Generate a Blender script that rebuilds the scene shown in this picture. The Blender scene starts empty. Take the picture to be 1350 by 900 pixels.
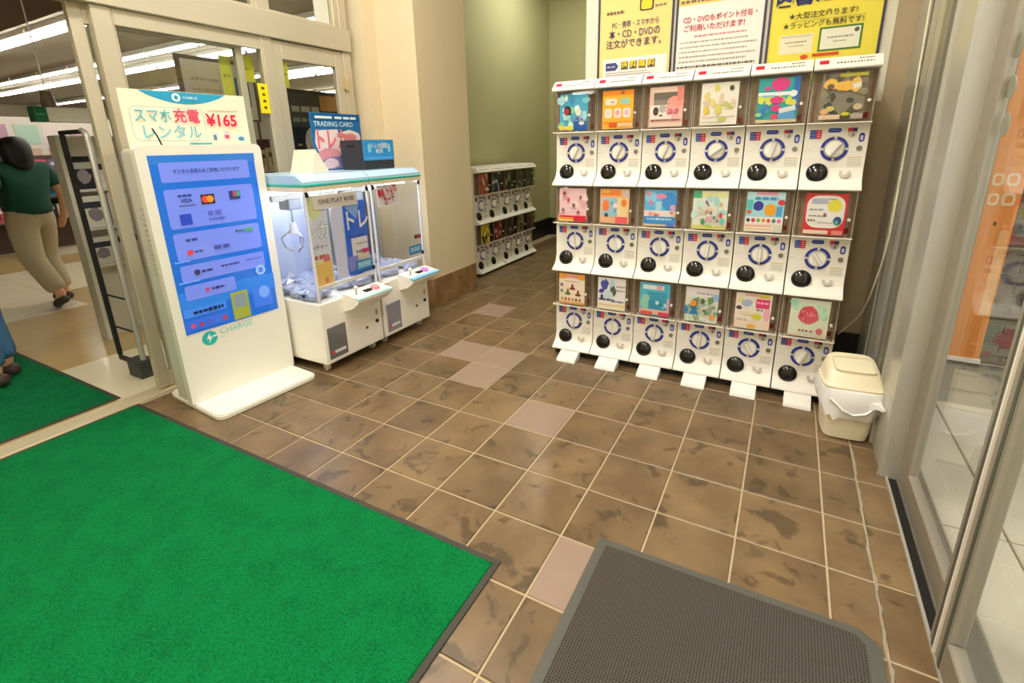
import bpy, bmesh, math, random
from mathutils import Vector, Matrix, noise
D = bpy.data
SC = bpy.context.scene
COL = SC.collection
R = math.radians
rnd = random.Random(7)

# ------------------------------------------------------------------ camera
T = 0.30                                   # floor tile module, metres
F_PX, YAW, PITCH, ROLL = 646.54, 0.5103, 0.2825, 0.0246
CAM = Vector((4.0775 * T, -5.8509 * T, 4.8918 * T))
PPY = 379.78
fw = Vector((-math.sin(YAW) * math.cos(PITCH), math.cos(YAW) * math.cos(PITCH), -math.sin(PITCH)))
r0 = Vector((math.cos(YAW), math.sin(YAW), 0))
d0 = fw.cross(r0)
rt = r0 * math.cos(ROLL) + d0 * math.sin(ROLL)
dn = -r0 * math.sin(ROLL) + d0 * math.cos(ROLL)
cam = D.cameras.new('camera')
cam.sensor_width = 36
cam.sensor_fit = 'HORIZONTAL'
cam.lens = F_PX / 1350 * 36
cam.shift_y = (PPY - 450) / 1350
cam.clip_start = 0.02
cam_o = D.objects.new('camera', cam)
COL.objects.link(cam_o)
cam_o.matrix_world = Matrix(((rt.x, -dn.x, -fw.x, CAM.x), (rt.y, -dn.y, -fw.y, CAM.y), (rt.z, -dn.z, -fw.z, CAM.z), (0, 0, 0, 1)))
SC.camera = cam_o

def pix(p):
    q = Vector(p) - CAM
    z = q.dot(fw)
    if z < 0.05:
        return None
    return (675 + F_PX * q.dot(rt) / z, PPY + F_PX * q.dot(dn) / z)

# ------------------------------------------------------------------ world, exposure
SC.view_settings.view_transform = 'Standard'
SC.view_settings.look = 'None'
SC.view_settings.gamma = 1
SC.view_settings.use_curve_mapping = False
SC.view_settings.exposure = 0.1
W = D.worlds.new('world')
SC.world = W
W.use_nodes = True
bg = W.node_tree.nodes['Background']
bg.inputs['Color'].default_value = (0.93, 0.94, 0.92, 1)
bg.inputs['Strength'].default_value = 1.8
LAMP = 38.0         # vestibule ceiling panels
TUBE = 20.0         # fluorescent tubes in the shop

# ------------------------------------------------------------------ materials
def lin(h):
    h = h.lstrip('#')
    c = [int(h[i:i + 2], 16) / 255 for i in (0, 2, 4)]
    return tuple(x / 12.92 if x <= 0.04045 else ((x + 0.055) / 1.055) ** 2.4 for x in c) + (1,)

MATS = {}
def mat(name, col, rough=0.5, metal=0.0, spec=0.5, bump=0.0, bscale=60, var=0.0, vscale=8, emit=0.0, coat=0.0):
    if name in MATS:
        return MATS[name]
    m = D.materials.new(name)
    m.use_nodes = True
    nt = m.node_tree
    b = nt.nodes['Principled BSDF']
    c = lin(col) if isinstance(col, str) else col
    b.inputs['Base Color'].default_value = c
    b.inputs['Roughness'].default_value = rough
    b.inputs['Metallic'].default_value = metal
    b.inputs['Specular IOR Level'].default_value = spec
    b.inputs['Coat Weight'].default_value = coat
    if emit:
        b.inputs['Emission Color'].default_value = c
        b.inputs['Emission Strength'].default_value = emit
    if var or bump:
        geo = nt.nodes.new('ShaderNodeNewGeometry')
    if var:
        n = nt.nodes.new('ShaderNodeTexNoise')
        n.inputs['Scale'].default_value = vscale
        n.inputs['Detail'].default_value = 5
        nt.links.new(geo.outputs['Position'], n.inputs['Vector'])
        mx = nt.nodes.new('ShaderNodeMix')
        mx.data_type = 'RGBA'
        nt.links.new(n.outputs['Fac'], mx.inputs['Factor'])
        mx.inputs['A'].default_value = tuple(x * (1 - var) for x in c[:3]) + (1,)
        mx.inputs['B'].default_value = tuple(min(1, x * (1 + var)) for x in c[:3]) + (1,)
        nt.links.new(mx.outputs['Result'], b.inputs['Base Color'])
    if bump:
        n2 = nt.nodes.new('ShaderNodeTexNoise')
        n2.inputs['Scale'].default_value = bscale
        n2.inputs['Detail'].default_value = 3
        nt.links.new(geo.outputs['Position'], n2.inputs['Vector'])
        bp = nt.nodes.new('ShaderNodeBump')
        bp.inputs['Strength'].default_value = bump
        bp.inputs['Distance'].default_value = 0.004
        nt.links.new(n2.outputs['Fac'], bp.inputs['Height'])
        nt.links.new(bp.outputs['Normal'], b.inputs['Normal'])
    MATS[name] = m
    return m

def ink(h):
    return mat('ink_' + h.lstrip('#'), h, 0.45, spec=0.3)

def clear(name, tint=(1, 1, 1, 1), refl=0.9, rough=0.02, base=0.035):
    if name in MATS:
        return MATS[name]
    m = D.materials.new(name)
    m.use_nodes = True
    nt = m.node_tree
    nt.nodes.clear()
    out = nt.nodes.new('ShaderNodeOutputMaterial')
    tr = nt.nodes.new('ShaderNodeBsdfTransparent')
    tr.inputs['Color'].default_value = tint
    gl = nt.nodes.new('ShaderNodeBsdfGlossy')
    gl.inputs['Roughness'].default_value = rough
    lw = nt.nodes.new('ShaderNodeLayerWeight')
    pw = nt.nodes.new('ShaderNodeMath')
    pw.operation = 'POWER'
    pw.inputs[1].default_value = 4.5
    nt.links.new(lw.outputs['Facing'], pw.inputs[0])
    ma = nt.nodes.new('ShaderNodeMath')
    ma.operation = 'MULTIPLY_ADD'
    ma.inputs[1].default_value = refl
    ma.inputs[2].default_value = base
    ma.use_clamp = True
    nt.links.new(pw.outputs[0], ma.inputs[0])
    mx = nt.nodes.new('ShaderNodeMixShader')
    nt.links.new(ma.outputs[0], mx.inputs[0])
    nt.links.new(tr.outputs[0], mx.inputs[1])
    nt.links.new(gl.outputs[0], mx.inputs[2])
    nt.links.new(mx.outputs[0], out.inputs[0])
    MATS[name] = m
    return m

def blotch_tile(name, base, dark, light, rough):
    m = D.materials.new(name)
    m.use_nodes = True
    nt = m.node_tree
    b = nt.nodes['Principled BSDF']
    geo = nt.nodes.new('ShaderNodeNewGeometry')
    oi = nt.nodes.new('ShaderNodeObjectInfo')
    add = nt.nodes.new('ShaderNodeVectorMath')
    add.operation = 'MULTIPLY_ADD'
    add.inputs[1].default_value = (1, 1, 1)
    comb = nt.nodes.new('ShaderNodeCombineXYZ')
    mul = nt.nodes.new('ShaderNodeMath')
    mul.operation = 'MULTIPLY'
    mul.inputs[1].default_value = 40
    nt.links.new(oi.outputs['Random'], mul.inputs[0])
    nt.links.new(mul.outputs[0], comb.inputs[2])
    nt.links.new(geo.outputs['Position'], add.inputs[0])
    nt.links.new(comb.outputs[0], add.inputs[2])
    n1 = nt.nodes.new('ShaderNodeTexNoise')
    n1.inputs['Scale'].default_value = 8.5
    n1.inputs['Detail'].default_value = 4
    n1.inputs['Distortion'].default_value = 0.9
    nt.links.new(add.outputs[0], n1.inputs['Vector'])
    rp = nt.nodes.new('ShaderNodeValToRGB')
    rp.color_ramp.elements[0].position = 0.575
    rp.color_ramp.elements[0].color = (0, 0, 0, 1)
    rp.color_ramp.elements[1].position = 0.65
    rp.color_ramp.elements[1].color = (0.62, 0.62, 0.62, 1)
    nt.links.new(n1.outputs['Fac'], rp.inputs[0])
    n2 = nt.nodes.new('ShaderNodeTexNoise')
    n2.inputs['Scale'].default_value = 5
    n2.inputs['Detail'].default_value = 6
    nt.links.new(add.outputs[0], n2.inputs['Vector'])
    m1 = nt.nodes.new('ShaderNodeMix')
    m1.data_type = 'RGBA'
    m1.inputs['A'].default_value = lin(base)
    m1.inputs['B'].default_value = lin(light)
    rp2 = nt.nodes.new('ShaderNodeValToRGB')
    rp2.color_ramp.elements[0].position = 0.4
    rp2.color_ramp.elements[1].position = 0.66
    nt.links.new(n2.outputs['Fac'], rp2.inputs[0])
    nt.links.new(rp2.outputs[0], m1.inputs['Factor'])
    m2 = nt.nodes.new('ShaderNodeMix')
    m2.data_type = 'RGBA'
    m2.inputs['B'].default_value = lin(dark)
    nt.links.new(rp.outputs[0], m2.inputs['Factor'])
    nt.links.new(m1.outputs['Result'], m2.inputs['A'])
    hsv = nt.nodes.new('ShaderNodeHueSaturation')
    mr = nt.nodes.new('ShaderNodeMapRange')
    mr.inputs['To Min'].default_value = 0.86
    mr.inputs['To Max'].default_value = 1.14
    nt.links.new(oi.outputs['Random'], mr.inputs[0])
    nt.links.new(mr.outputs[0], hsv.inputs['Value'])
    nt.links.new(m2.outputs['Result'], hsv.inputs['Color'])
    nt.links.new(hsv.outputs[0], b.inputs['Base Color'])
    n3 = nt.nodes.new('ShaderNodeTexNoise')
    n3.inputs['Scale'].default_value = 25
    nt.links.new(add.outputs[0], n3.inputs['Vector'])
    bp = nt.nodes.new('ShaderNodeBump')
    bp.inputs['Strength'].default_value = 0.12
    bp.inputs['Distance'].default_value = 0.004
    nt.links.new(n3.outputs['Fac'], bp.inputs['Height'])
    nt.links.new(bp.outputs['Normal'], b.inputs['Normal'])
    b.inputs['Roughness'].default_value = rough
    MATS[name] = m
    return m

def pile(name, c1, c2, scale):
    m = mat(name, c1, 0.95, spec=0.1)
    nt = m.node_tree
    b = nt.nodes['Principled BSDF']
    geo = nt.nodes.new('ShaderNodeNewGeometry')
    n = nt.nodes.new('ShaderNodeTexNoise')
    n.inputs['Scale'].default_value = scale
    n.inputs['Detail'].default_value = 3
    n2 = nt.nodes.new('ShaderNodeTexNoise')
    n2.inputs['Scale'].default_value = 9
    n2.inputs['Detail'].default_value = 4
    nt.links.new(geo.outputs['Position'], n.inputs['Vector'])
    nt.links.new(geo.outputs['Position'], n2.inputs['Vector'])
    ad = nt.nodes.new('ShaderNodeMath')
    ad.operation = 'MULTIPLY_ADD'
    ad.inputs[1].default_value = 0.25
    nt.links.new(n2.outputs['Fac'], ad.inputs[0])
    sc = nt.nodes.new('ShaderNodeMath')
    sc.operation = 'MULTIPLY'
    sc.inputs[1].default_value = 0.75
    nt.links.new(n.outputs['Fac'], sc.inputs[0])
    nt.links.new(sc.outputs[0], ad.inputs[2])
    rp = nt.nodes.new('ShaderNodeValToRGB')
    rp.color_ramp.elements[0].position = 0.36
    rp.color_ramp.elements[0].color = lin(c2)
    rp.color_ramp.elements[1].position = 0.6
    rp.color_ramp.elements[1].color = lin(c1)
    nt.links.new(ad.outputs[0], rp.inputs[0])
    nt.links.new(rp.outputs[0], b.inputs['Base Color'])
    bp = nt.nodes.new('ShaderNodeBump')
    bp.inputs['Strength'].default_value = 0.7
    bp.inputs['Distance'].default_value = 0.006
    nt.links.new(n.outputs['Fac'], bp.inputs['Height'])
    nt.links.new(bp.outputs['Normal'], b.inputs['Normal'])
    return m

def grid_rubber(name, c1, c2, pitch):
    m = mat(name, c1, 0.8, spec=0.25)
    nt = m.node_tree
    b = nt.nodes['Principled BSDF']
    geo = nt.nodes.new('ShaderNodeNewGeometry')
    sep = nt.nodes.new('ShaderNodeSeparateXYZ')
    nt.links.new(geo.outputs['Position'], sep.inputs[0])
    outs = []
    for ax in (0, 1):
        k = nt.nodes.new('ShaderNodeMath')
        k.operation = 'MULTIPLY'
        k.inputs[1].default_value = 2 * math.pi / pitch
        nt.links.new(sep.outputs[ax], k.inputs[0])
        s = nt.nodes.new('ShaderNodeMath')
        s.operation = 'SINE'
        nt.links.new(k.outputs[0], s.inputs[0])
        outs.append(s)
    mx = nt.nodes.new('ShaderNodeMath')
    mx.operation = 'MAXIMUM'
    nt.links.new(outs[0].outputs[0], mx.inputs[0])
    nt.links.new(outs[1].outputs[0], mx.inputs[1])
    rp = nt.nodes.new('ShaderNodeValToRGB')
    rp.color_ramp.elements[0].position = 0.2
    rp.color_ramp.elements[0].color = lin(c2)
    rp.color_ramp.elements[1].position = 0.75
    rp.color_ramp.elements[1].color = lin(c1)
    nt.links.new(mx.outputs[0], rp.inputs[0])
    nt.links.new(rp.outputs[0], b.inputs['Base Color'])
    bp = nt.nodes.new('ShaderNodeBump')
    bp.inputs['Strength'].default_value = 0.6
    bp.inputs['Distance'].default_value = 0.003
    nt.links.new(mx.outputs[0], bp.inputs['Height'])
    nt.links.new(bp.outputs['Normal'], b.inputs['Normal'])
    return m

M_TILE = blotch_tile('brown_stone_tile', '#6d583d', '#3c3122', '#826a4a', 0.32)
M_DADO = blotch_tile('brown_dado_tile', '#8a6a48', '#6a4c30', '#a58058', 0.4)
M_PINK = mat('pink_replacement_tile', '#97806f', 0.5, var=0.04)
M_GROUT = mat('cement_grout', '#b5a383', 0.9, var=0.12, vscale=14)
M_GREEN = pile('green_mat_pile', '#0a7c40', '#05592d', 170)
M_MATEDGE = mat('dark_rubber_edge', '#3d3a30', 0.7)
M_SCRAPER = grid_rubber('grey_scraper_rubber', '#5d564e', '#3a3631', 0.0085)
M_CREAMWALL = mat('cream_wall_paint', '#e2d2b0', 0.75, bump=0.15, bscale=90, var=0.03, vscale=2)
M_OLIVE_DIM = mat('dim_olive_wall', '#b0ad80', 0.8, bump=0.15, bscale=70, var=0.05, vscale=2)  # dim light of the alcove put into the wall colour as olive
M_BEIGE = mat('beige_wall_paint', '#a8977a', 0.8, bump=0.12, bscale=80, var=0.04, vscale=2)
M_CEIL = mat('ceiling_board', '#e6e0d2', 0.9)
M_ALU = mat('champagne_aluminium', '#c6bda6', 0.42, metal=0.25, var=0.02, vscale=3)
M_ALU2 = mat('silver_aluminium', '#c2c0b6', 0.35, metal=0.45, var=0.03, vscale=4)
M_ALU_SHADE = mat('shaded_door_aluminium', '#a09889', 0.38, metal=0.4, var=0.03, vscale=4)  # silver aluminium toned darker; shade on the door leaves put into the colour
M_ALUD = mat('grey_aluminium', '#8f8b7e', 0.4, metal=0.5, var=0.03, vscale=4)
M_DARK = mat('black_gap', '#171511', 0.7)
M_GLASS = clear('window_glass', (0.97, 0.985, 0.975, 1), 0.55, 0.0, 0.03)
M_ACRYL = clear('clear_acrylic', (0.985, 0.98, 0.97, 1), 0.5, 0.04, 0.02)
M_WHITE = mat('white_plastic', '#f0ece2', 0.35, spec=0.5)
M_KIOSK = mat('kiosk_white', '#eeece0', 0.4)
M_VENT = mat('vent_grey', '#c9c6b8', 0.6)
M_BLACKG = mat('glossy_black_plastic', '#0c0b0a', 0.12, spec=0.6)
M_BLACK = mat('black_plastic', '#1c1b1c', 0.5)
M_GREYP = mat('grey_plastic', '#b9b6ae', 0.45)
M_CHROME = mat('chrome', '#d8d6d0', 0.15, metal=1.0)
M_CLAWW = mat('claw_cabinet_white', '#f7f3e8', 0.4)
M_BLUE = mat('dial_blue', '#1d2f9c', 0.35)
M_CASEIN = mat('case_interior', '#a8957f', 0.6, var=0.5, vscale=30)

# ------------------------------------------------------------------ mesh builder
class MB:
    def __init__(s):
        s.bm = bmesh.new()
        s.mi = 0

    def _tag(s, faces):
        for f in faces:
            f.material_index = s.mi

    def box(s, x0, x1, y0, y1, z0, z1, bev=0.0, seg=1):
        r = bmesh.ops.create_cube(s.bm, size=1)
        vs = r['verts']
        for v in vs:
            v.co = Vector(((x0 + x1) / 2 + v.co.x * (x1 - x0), (y0 + y1) / 2 + v.co.y * (y1 - y0), (z0 + z1) / 2 + v.co.z * (z1 - z0)))
        fs = set(f for v in vs for f in v.link_faces)
        s._tag(fs)
        if bev:
            es = list(set(e for v in vs for e in v.link_edges))
            rr = bmesh.ops.bevel(s.bm, geom=es, offset=bev, segments=seg, affect='EDGES', profile=0.5)
            s._tag(rr['faces'])
        return s

    def prism(s, prof, x0, x1, axis='x'):
        """extrude a closed (a,b) profile; axis x: (y,z) profile, axis y: (x,z), axis z: (x,y)"""
        def P(a, b, t):
            return {'x': (t, a, b), 'y': (a, t, b), 'z': (a, b, t)}[axis]
        A = [s.bm.verts.new(P(a, b, x0)) for a, b in prof]
        B = [s.bm.verts.new(P(a, b, x1)) for a, b in prof]
        n = len(prof)
        fs = [s.bm.faces.new((A[i], A[(i + 1) % n], B[(i + 1) % n], B[i])) for i in range(n)]
        fs.append(s.bm.faces.new(A[::-1]))
        fs.append(s.bm.faces.new(B))
        s._tag(fs)
        return s

    def cyl(s, p0, p1, r0, r1=None, n=14):
        p0, p1 = Vector(p0), Vector(p1)
        r1 = r0 if r1 is None else r1
        d = (p1 - p0).normalized()
        u = d.orthogonal().normalized()
        w = d.cross(u)
        A, B = [], []
        for i in range(n):
            a = 2 * math.pi * i / n
            o = u * math.cos(a) + w * math.sin(a)
            A.append(s.bm.verts.new(p0 + o * r0))
            B.append(s.bm.verts.new(p1 + o * r1))
        fs = [s.bm.faces.new((A[i], A[(i + 1) % n], B[(i + 1) % n], B[i])) for i in range(n)]
        fs.append(s.bm.faces.new(A[::-1]))
        fs.append(s.bm.faces.new(B))
        s._tag(fs)
        return s

    def tube(s, pts, r, n=8):
        pts = [Vector(p) for p in pts]
        rings = []
        up = None
        for i, p in enumerate(pts):
            d = (pts[min(i + 1, len(pts) - 1)] - pts[max(i - 1, 0)]).normalized()
            u = d.orthogonal().normalized() if up is None else (up - d * up.dot(d)).normalized()
            up = u
            w = d.cross(u)
            rr = r[i] if isinstance(r, (list, tuple)) else r
            rings.append([s.bm.verts.new(p + (u * math.cos(2 * math.pi * k / n) + w * math.sin(2 * math.pi * k / n)) * rr) for k in range(n)])
        fs = []
        for A, B in zip(rings, rings[1:]):
            fs += [s.bm.faces.new((A[k], A[(k + 1) % n], B[(k + 1) % n], B[k])) for k in range(n)]
        fs.append(s.bm.faces.new(rings[0][::-1]))
        fs.append(s.bm.faces.new(rings[-1]))
        s._tag(fs)
        return s

    def loft(s, rings, cap0=True, cap1=True):
        V = [[s.bm.verts.new(p) for p in r] for r in rings]
        n = len(V[0])
        fs = []
        for A, B in zip(V, V[1:]):
            fs += [s.bm.faces.new((A[k], A[(k + 1) % n], B[(k + 1) % n], B[k])) for k in range(n)]
        if cap0:
            fs.append(s.bm.faces.new(V[0][::-1]))
        if cap1:
            fs.append(s.bm.faces.new(V[-1]))
        s._tag(fs)
        return s

    def ball(s, c, r, sx=1, sy=1, sz=1, u=10, v=6):
        rr = bmesh.ops.create_uvsphere(s.bm, u_segments=u, v_segments=v, radius=r)
        for q in rr['verts']:
            q.co = Vector((c[0] + q.co.x * sx, c[1] + q.co.y * sy, c[2] + q.co.z * sz))
        s._tag(set(f for q in rr['verts'] for f in q.link_faces))
        return s

    def quad(s, pts):
        f = s.bm.faces.new([s.bm.verts.new(p) for p in pts])
        f.material_index = s.mi
        return s

    def mesh(s, name, mats, smooth=0):
        bmesh.ops.recalc_face_normals(s.bm, faces=s.bm.faces)
        me = D.meshes.new(name)
        s.bm.to_mesh(me)
        s.bm.free()
        for m in (mats if isinstance(mats, (list, tuple)) else [mats]):
            me.materials.append(m)
        if smooth:
            for p in me.polygons:
                p.use_smooth = True
            try:
                me.set_sharp_from_angle(angle=R(smooth))
            except Exception:
                pass
        return me

    def build(s, name, mats, parent=None, loc=(0, 0, 0), rotz=0, smooth=0):
        return link(name, s.mesh(name, mats, smooth), parent, loc, rotz)

def link(name, me, parent=None, loc=(0, 0, 0), rotz=0):
    o = D.objects.new(name, me)
    COL.objects.link(o)
    o.location = loc
    o.rotation_euler = (0, 0, rotz)
    o.parent = parent
    return o

def thing(name, label, cat, loc=(0, 0, 0), rotz=0, group=None):
    o = D.objects.new(name, None)
    COL.objects.link(o)
    o.empty_display_size = 0.1
    o.location = loc
    o.rotation_euler = (0, 0, rotz)
    return tag(o, label, cat, group)

def tag(o, label=None, cat=None, group=None, kind=None):
    if label:
        o['label'] = label
    if cat:
        o['category'] = cat
    if group:
        o['group'] = group
    if kind:
        o['kind'] = kind
    return o

def struct(o, label=None):
    o['kind'] = 'structure'
    if label:
        o['label'] = label
    return o

def rring(cx, cy, z, a, b, e=4.0, n=36, jit=None):
    out = []
    for i in range(n):
        t = 2 * math.pi * i / n
        c, q = math.cos(t), math.sin(t)
        x = a * math.copysign(abs(c) ** (2 / e), c)
        y = b * math.copysign(abs(q) ** (2 / e), q)
        k = jit(i) if jit else (0, 0, 0)
        out.append((cx + x + k[0], cy + y + k[1], z + k[2]))
    return out

# flat print on the local front face (x right, z up, front = -y)
class Print:
    def __init__(s, y, step=0.00025):
        s.bm = bmesh.new()
        s.y = y
        s.step = step
        s.mats = []

    def _m(s, c):
        m = ink(c) if isinstance(c, str) else c
        if m not in s.mats:
            s.mats.append(m)
        return s.mats.index(m)

    def poly(s, pts, c):
        s.y -= s.step
        f = s.bm.faces.new([s.bm.verts.new((x, s.y, z)) for x, z in pts])
        f.material_index = s._m(c)
        f.normal_update()
        if f.normal.y > 0:
            f.normal_flip()
        return s

    def rect(s, x, z, w, h, c, rot=0.0):
        ca, sa = math.cos(rot), math.sin(rot)
        return s.poly([(x + a * ca - b * sa, z + a * sa + b * ca) for a, b in ((-w / 2, -h / 2), (w / 2, -h / 2), (w / 2, h / 2), (-w / 2, h / 2))], c)

    def rrect(s, x, z, w, h, c, r=None, k=4):
        r = min(w, h) * 0.3 if r is None else r
        pts = []
        for cx, cz, a0 in ((w / 2 - r, h / 2 - r, 0), (-w / 2 + r, h / 2 - r, 90), (-w / 2 + r, -h / 2 + r, 180), (w / 2 - r, -h / 2 + r, 270)):
            for i in range(k + 1):
                a = R(a0 + 90 * i / k)
                pts.append((x + cx + r * math.cos(a), z + cz + r * math.sin(a)))
        return s.poly(pts, c)

    def ell(s, x, z, rx, rz, c, n=16, wob=0.0, seed=0):
        q = random.Random(seed)
        return s.poly([(x + rx * math.cos(2 * math.pi * i / n) * (1 + wob * (q.random() - .5)), z + rz * math.sin(2 * math.pi * i / n) * (1 + wob * (q.random() - .5))) for i in range(n)], c)

    def dashes(s, x0, x1, z, h, c, seed=0, lo=0.6, hi=2.2, gap=0.35):
        """a line of print too small to read"""
        q = random.Random(seed)
        s.y -= s.step
        mi = s._m(c)
        x = x0
        while x < x1:
            w = min(h * q.uniform(lo, hi), x1 - x)
            hh = h * q.uniform(.7, 1)
            f = s.bm.faces.new([s.bm.verts.new((a, s.y, b)) for a, b in ((x, z - hh / 2), (x + w, z - hh / 2), (x + w, z + hh / 2), (x, z + hh / 2))])
            f.material_index = mi
            x += w + h * gap
        return s

    def build(s, name, parent, loc=(0, 0, 0)):
        me = D.meshes.new(name)
        s.bm.to_mesh(me)
        s.bm.free()
        for m in s.mats:
            me.materials.append(m)
        return link(name, me, parent, loc)

TXT = {}
def text(body, size, m, parent, x, y, z, ax='CENTER', rotx=90, roty=0, bold=0.0, width=None, name='lettering', space=1.0):
    """lettering on the local front face: x right, z up"""
    key = (body, round(size, 5), ax, bold, width, space)
    if key not in TXT:
        cu = D.curves.new('text', 'FONT')
        cu.body = body
        cu.size = size
        cu.align_x = ax
        cu.align_y = 'CENTER'
        cu.resolution_u = 2
        cu.offset = bold * size
        cu.space_line = space
        o = D.objects.new('text', cu)
        COL.objects.link(o)
        bpy.context.view_layer.update()
        me = D.meshes.new_from_object(o.evaluated_get(bpy.context.evaluated_depsgraph_get()))
        D.objects.remove(o)
        if width and me.vertices:
            xs = [v.co.x for v in me.vertices]
            k = width / max(1e-6, max(xs) - min(xs))
            for v in me.vertices:
                v.co.x *= k
        me.materials.clear()
        me.name = name
        TXT[key] = me
    me = TXT[key]
    if me.materials and me.materials[0] != m:
        me = me.copy()
        me.materials.clear()
    if not me.materials:
        me.materials.append(m)
    o = link(name, me, parent, (x, y, z))
    o.rotation_euler = (R(rotx), R(roty), 0)
    return o

# ================================================================== STRUCTURE
XW = -2.17            # shop front plane
XR = 1.74             # street side plane
YB = 1.80             # poster wall plane
ZC = 3.75             # vestibule ceiling

# ---- floor with single tiles
fl_root = MB().box(-2.26, 1.86, -3.2, 6.0, -0.06, -0.004).build('floor', M_GROUT)
struct(fl_root, 'brown stone tiled vestibule floor with pale joints')
def tile_mesh(w, d, m, name='tile'):
    b = MB()
    c, h = 0.003, 0.0
    lo = [(-w / 2, -d / 2), (w / 2, -d / 2), (w / 2, d / 2), (-w / 2, d / 2)]
    def ring(k, z):
        return [b.bm.verts.new((x - math.copysign(k, x), y - math.copysign(k, y), z)) for x, y in lo]
    A, B, C2 = ring(0, -0.012), ring(0, -0.003), ring(c, h)
    for P, Q in ((A, B), (B, C2)):
        for i in range(4):
            b.bm.faces.new((P[i], P[(i + 1) % 4], Q[(i + 1) % 4], Q[i]))
    b.bm.faces.new(C2)
    return b.mesh(name, m)
JT = 0.008
ME_T = tile_mesh(T - JT, T - JT, M_TILE)
ME_P = tile_mesh(T - JT, T - JT, M_PINK)
ME_N1 = tile_mesh(0.141 - JT, T - JT, M_TILE)
ME_N2 = tile_mesh(0.118 - JT, T - JT, M_TILE)
PINKS = {(0, 1), (-3, 3), (-2, 3), (-2, 2), (-4, 6), (2, -2)}
def seen(x, y, z=0, mg=60):
    p = pix((x, y, z))
    return p and -mg < p[0] < 1350 + mg and -mg < p[1] < 900 + mg
for b_ in range(-9, 20):
    for a_ in range(-8, 7):
        if a_ <= 4:
            x, me = (a_ + .5) * T, ME_P if (a_, b_) in PINKS else ME_T
        elif a_ == 5:
            x, me = 1.5 + 0.0705, ME_N1
        else:
            x, me = 1.641 + 0.059, ME_N2
        y = (b_ + .5) * T
        if x - T / 2 < -2.26 or not any(seen(x + i * T / 2, y + j * T / 2) for i in (-1, 0, 1) for j in (-1, 0, 1)):
            continue
        if x < 0.30 and y < -0.82:            # wholly under the green mat
            continue
        if 0.9 < x < 1.5 and y < -0.6:        # wholly under the scraper mat
            continue
        if y > 1.8 and x > 0.1 or (x < -1.75 and 1.9 < y < 2.4):
            continue
        o = link('tile', me, fl_root, (x, y, rnd.uniform(-0.0006, 0.0006)))
        o.rotation_euler = (rnd.uniform(-.002, .002), rnd.uniform(-.002, .002), 0)

q = random.Random(5)
b = MB()
bead = [(1.641 + q.uniform(-.006, .006), .88 - i * .045, -.002) for i in range(36)]
b.tube(bead, [q.uniform(.0025, .006) for _ in bead], 6)
o = b.build('sealant_bead', mat('sealant', '#aaa08c', .7), fl_root, smooth=60)
o['label'] = 'ragged pale sealant bead along the last full joint'

# ---- ceiling
struct(MB().box(-2.35, 2.0, -3.2, 6.0, ZC, ZC + .08).build('ceiling', M_CEIL), 'flat pale vestibule ceiling')

# ---- walls
def wall(name, boxes, m, label):
    b = MB()
    for q in boxes:
        b.box(*q)
    return struct(b.build(name, m), label)
wall('wall_back', [(-0.13, 1.86, YB, 2.0, 0, ZC)], M_BEIGE, 'beige back wall that carries the posters')
wall('wall_back_end', [(-0.13, 0.0, 2.0, 5.95, 0, ZC)], M_OLIVE_DIM, 'alcove side wall toned olive for its dim light')
wall('wall_alcove', [(-2.42, -2.27, 2.51, 6.1, 0, ZC)], M_OLIVE_DIM, 'wall behind the alcove capsule machines toned olive for its dim light')
wall('wall_alcove_end', [(-2.27, -0.13, 5.86, 6.0, 0, ZC)], M_OLIVE_DIM, 'alcove end wall toned olive for its dim light')
wall('wall_pillar', [(-2.42, -1.61, 1.77, 2.51, 0, ZC)], M_CREAMWALL, 'broad cream pillar beside the claw machines')
wall('wall_pilaster', [(-2.3, -2.03, 1.62, 1.77, 0, ZC)], M_CREAMWALL, 'narrow cream pilaster next to the hinged door')
wall('wall_front', [(-2.35, 2.0, -3.3, -3.2, 0, ZC)], M_CREAMWALL, 'cream wall at the near end of the vestibule')
wall('wall_store', [(-2.34, -2.12, -3.2, 1.62, 2.80, ZC), (-2.26, -2.12, -3.2, -2.0, 0, 2.80)], M_CREAMWALL, 'cream wall above the shop front glazing')
wall('wall_street', [(1.74, 1.9, -3.2, 2.0, 2.30, ZC), (1.74, 1.9, -3.2, -2.6, 0, 2.3)], M_BEIGE, 'beige wall above the street doors')

# dado tiles along the foot of pillar, alcove and back wall
ME_DX = MB().box(-.147, .147, -.006, .006, 0, .28, .003).mesh('tile', M_DADO)
ME_DY = MB().box(-.006, .006, -.147, .147, 0, .28, .003).mesh('tile', M_DADO)
M_DADO_SHADE = mat('shaded_dado_tile', '#1d1a16', 0.35, var=0.3, vscale=20)  # dado tile coloured near black: shade put into the colour
ME_BX = MB().box(-.147, .147, -.006, .006, 0, .28, .003).mesh('tile', M_DADO_SHADE)
ME_BY = MB().box(-.006, .006, -.147, .147, 0, .28, .003).mesh('tile', M_DADO_SHADE)
tr1 = struct(MB().box(-1.612, -1.600, 1.77, 2.51, 0, .283).build('trim_1', M_GROUT), 'brown stone tile dado around the cream pillar')
for i in range(2):
    link('tile', ME_DY, tr1, (-1.597, 1.92 + i * .30, 0))
link('tile', MB().box(-.006, .006, -.066, .066, 0, .28, .003).mesh('tile', M_DADO), tr1, (-1.597, 2.44, 0))
for i in range(2):
    link('tile', ME_DX, tr1, (-1.745 - i * .30, 1.765, 0))
tr2 = struct(MB().box(-2.27, -0.13, 5.846, 5.86, 0, .283).build('trim_2', M_DADO_SHADE), 'tile dado toned black for shade along the alcove end wall')
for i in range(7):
    link('tile', ME_BX, tr2, (-2.11 + i * .30, 5.84, 0))
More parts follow.
